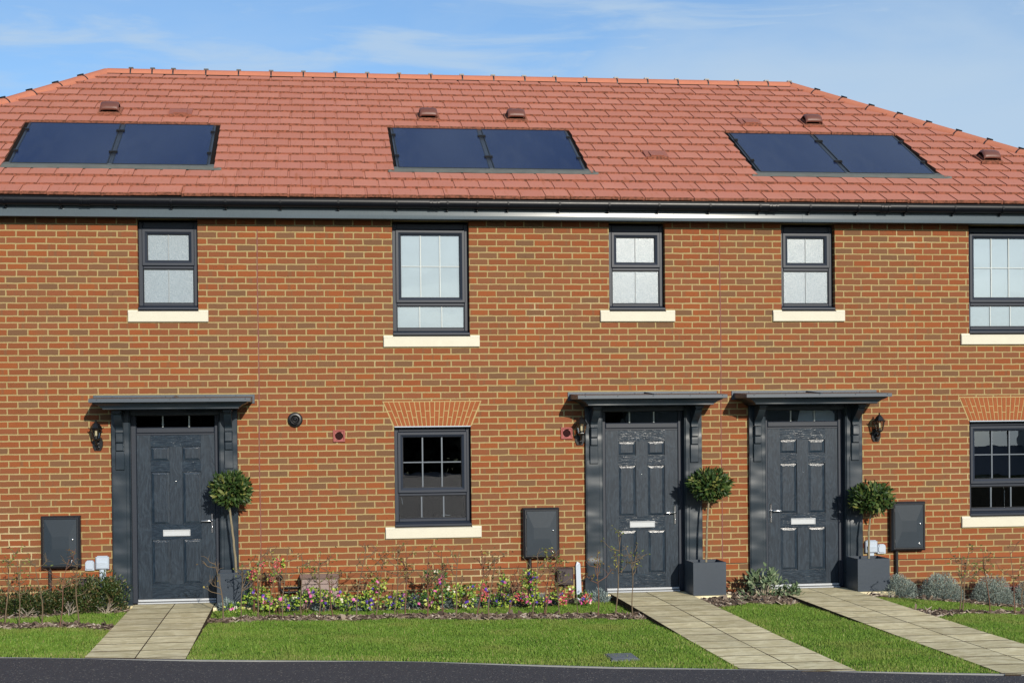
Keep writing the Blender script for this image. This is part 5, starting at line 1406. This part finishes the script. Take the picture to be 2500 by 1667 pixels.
# ------------------------------------------------------------------ the far side of the road, which the windows reflect
M['fence'] = simple('weathered_fence_timber', (.10,.070,.045), .85, .2, var=.3, nscale=4.)
M['woodm'] = simple('distant_bare_trees', (.030,.026,.018), .9, .1)
M['render'] = simple('pale_house_render', (.40,.38,.35), .85, .2)
M['slate'] = simple('dark_roof_slate', (.075,.08,.095), .6, .4, var=.25, nscale=6.)
b = MB(); xx = 9.
while xx < 40: b.box(xx, xx+.145, -26.02, -26, -.5, 1.75+random.uniform(-.01,.01)); xx += .155
fo = b.build('wooden_fence', M['fence']); tag(fo, 'brown close boarded fence across the road, mirrored in the right ground floor window', 'fence')
o = thing('bungalow', (40,-78,-.5), 'low house with a dark roof and two chimneys, mirrored in the right ground floor window', 'house')
b = MB(); b.box(18, 66, -84, -75, -.5, 3.1); b.build('wall', M['render'], o)
b = MB(); b.add([(17,-74.5,3.05),(67,-74.5,3.05),(67,-79.5,5.2),(17,-79.5,5.2),(17,-84.5,3.05),(67,-84.5,3.05)], [(0,1,2,3),(3,2,5,4),(0,3,4),(1,5,2)]); RB = b.build('roof', M['slate'], o)
for x_ in (42.2, 47.5):
    b = MB(); b.box(x_, x_+1.1, -80, -78.9, 4.2, 6.3); b.box(x_-.08, x_+1.18, -80.08, -78.82, 6.3, 6.45); b.build('chimney', M['render'], RB)
n = 34000; xx = rng.uniform(-60, 16, n); hh = 4.8+1.5*np.sin(xx*.37)*np.sin(xx*.11+1)+rng.uniform(-.5,.5,n); zz = -.5+rng.random(n)**.8*(hh+.5); yy = -62+rng.normal(0, 1.6, n)
d1 = rng.normal(0, 1, (n,3)); d1 /= np.linalg.norm(d1, axis=1)[:,None]; d2 = np.cross(d1, rng.normal(0,1,(n,3))); d2 /= np.linalg.norm(d2, axis=1)[:,None]; s_ = rng.uniform(.22,.60,n)[:,None]
c0 = np.stack([xx,yy,zz],1); V = np.stack([c0-d1*s_, c0+d2*s_*.6, c0+d1*s_, c0-d2*s_*.6], 1).reshape(-1,3)
fw = mesh_np('far_wood', V, None, 4, [M['woodm']]); fw['kind'] = 'stuff'

# ------------------------------------------------------------------ sky, sun, camera
w = bpy.data.worlds.new('World'); scene.world = w; w.use_nodes = True
nt = w.node_tree; nt.nodes.clear()
def wn(t, **kw):
    nd = nt.nodes.new(t)
    for k_, v_ in kw.items(): setattr(nd, k_, v_)
    return nd
sky = wn('ShaderNodeTexSky', sky_type='NISHITA'); sky.sun_disc = False; sky.sun_elevation = SUN_EL; sky.sun_rotation = math.pi-SUN_AZ
sky.altitude = 60; sky.air_density = 1.0; sky.dust_density = .35; sky.ozone_density = 4.5
tc = wn('ShaderNodeTexCoord'); mp = wn('ShaderNodeMapping'); mp.inputs['Scale'].default_value = (1.6, 1.6, 5.2); mp.inputs['Rotation'].default_value = (0, R(9), 0)
nt.links.new(tc.outputs['Generated'], mp.inputs[0])
n1 = wn('ShaderNodeTexNoise'); nt.links.new(mp.outputs[0], n1.inputs['Vector']); n1.inputs['Scale'].default_value = 2.1; n1.inputs['Detail'].default_value = 7; n1.inputs['Roughness'].default_value = .52; n1.inputs['Distortion'].default_value = .35
sp = wn('ShaderNodeSeparateXYZ'); nt.links.new(tc.outputs['Generated'], sp.inputs[0])
ad = wn('ShaderNodeMath', operation='MULTIPLY_ADD'); nt.links.new(sp.outputs[0], ad.inputs[0]); ad.inputs[1].default_value = .42; nt.links.new(n1.outputs['Fac'], ad.inputs[2])
mr = wn('ShaderNodeMapRange', interpolation_type='SMOOTHSTEP'); nt.links.new(ad.outputs[0], mr.inputs[0]); mr.inputs[1].default_value = .40; mr.inputs[2].default_value = .80; mr.inputs[3].default_value = .0; mr.inputs[4].default_value = .85
mp2 = wn('ShaderNodeMapping'); mp2.inputs['Scale'].default_value = (3.0, 3.0, 19.); mp2.inputs['Rotation'].default_value = (0, R(-7), R(20)); nt.links.new(tc.outputs['Generated'], mp2.inputs[0])
n2 = wn('ShaderNodeTexNoise'); nt.links.new(mp2.outputs[0], n2.inputs['Vector']); n2.inputs['Scale'].default_value = 2.6; n2.inputs['Detail'].default_value = 8; n2.inputs['Roughness'].default_value = .58; n2.inputs['Distortion'].default_value = .5
mr2 = wn('ShaderNodeMapRange', interpolation_type='SMOOTHSTEP'); nt.links.new(n2.outputs['Fac'], mr2.inputs[0]); mr2.inputs[1].default_value = .40; mr2.inputs[2].default_value = .68; mr2.inputs[3].default_value = .06; mr2.inputs[4].default_value = .72
mm = wn('ShaderNodeMath', operation='MAXIMUM'); nt.links.new(mr.outputs[0], mm.inputs[0]); nt.links.new(mr2.outputs[0], mm.inputs[1])
mx = wn('ShaderNodeMix', data_type='RGBA'); nt.links.new(mm.outputs[0], mx.inputs[0]); nt.links.new(sky.outputs[0], mx.inputs[6]); mx.inputs[7].default_value = (3.5, 4.5, 5.6, 1)
bg = wn('ShaderNodeBackground'); nt.links.new(mx.outputs[2], bg.inputs[0]); bg.inputs[1].default_value = .112
wo = wn('ShaderNodeOutputWorld'); nt.links.new(bg.outputs[0], wo.inputs[0])

sl = bpy.data.lights.new('sun', 'SUN'); sl.energy = 3.6; sl.angle = R(.53); sl.color = (1., .925, .80)
so = bpy.data.objects.new('sun', sl); C.objects.link(so)
dv = Vector((math.sin(SUN_AZ)*math.cos(SUN_EL), -math.cos(SUN_AZ)*math.cos(SUN_EL), math.sin(SUN_EL)))
so.rotation_euler = dv.to_track_quat('Z', 'Y').to_euler(); so.location = (6, -20, 12)

cam = bpy.data.cameras.new('camera'); co = bpy.data.objects.new('camera', cam); C.objects.link(co)
yaw, pit, roll = .130154992, -.0103443580, -.00983918127
fw_ = Vector((math.sin(yaw)*math.cos(pit), math.cos(yaw)*math.cos(pit), math.sin(pit))); rt = Vector((math.cos(yaw), -math.sin(yaw), 0)); up = rt.cross(fw_)
r2 = rt*math.cos(roll)+up*math.sin(roll); u2 = -rt*math.sin(roll)+up*math.cos(roll)
m4 = Matrix.Identity(4)
for i in range(3): m4[i][0] = r2[i]; m4[i][1] = u2[i]; m4[i][2] = -fw_[i]
m4[0][3], m4[1][3], m4[2][3] = 0, -18, 2.02
co.matrix_world = m4
cam.sensor_width = 36; cam.lens = 3728.46/2500*36; cam.shift_y = (1076.446-833.5)/2500; cam.clip_end = 3000; cam.clip_start = .1
scene.camera = co
scene.view_settings.view_transform = 'Standard'; scene.view_settings.look = 'None'; scene.view_settings.gamma = 1; scene.view_settings.use_curve_mapping = False
scene.view_settings.exposure = .34
scene.cycles.max_bounces = 8; scene.cycles.transparent_max_bounces = 12
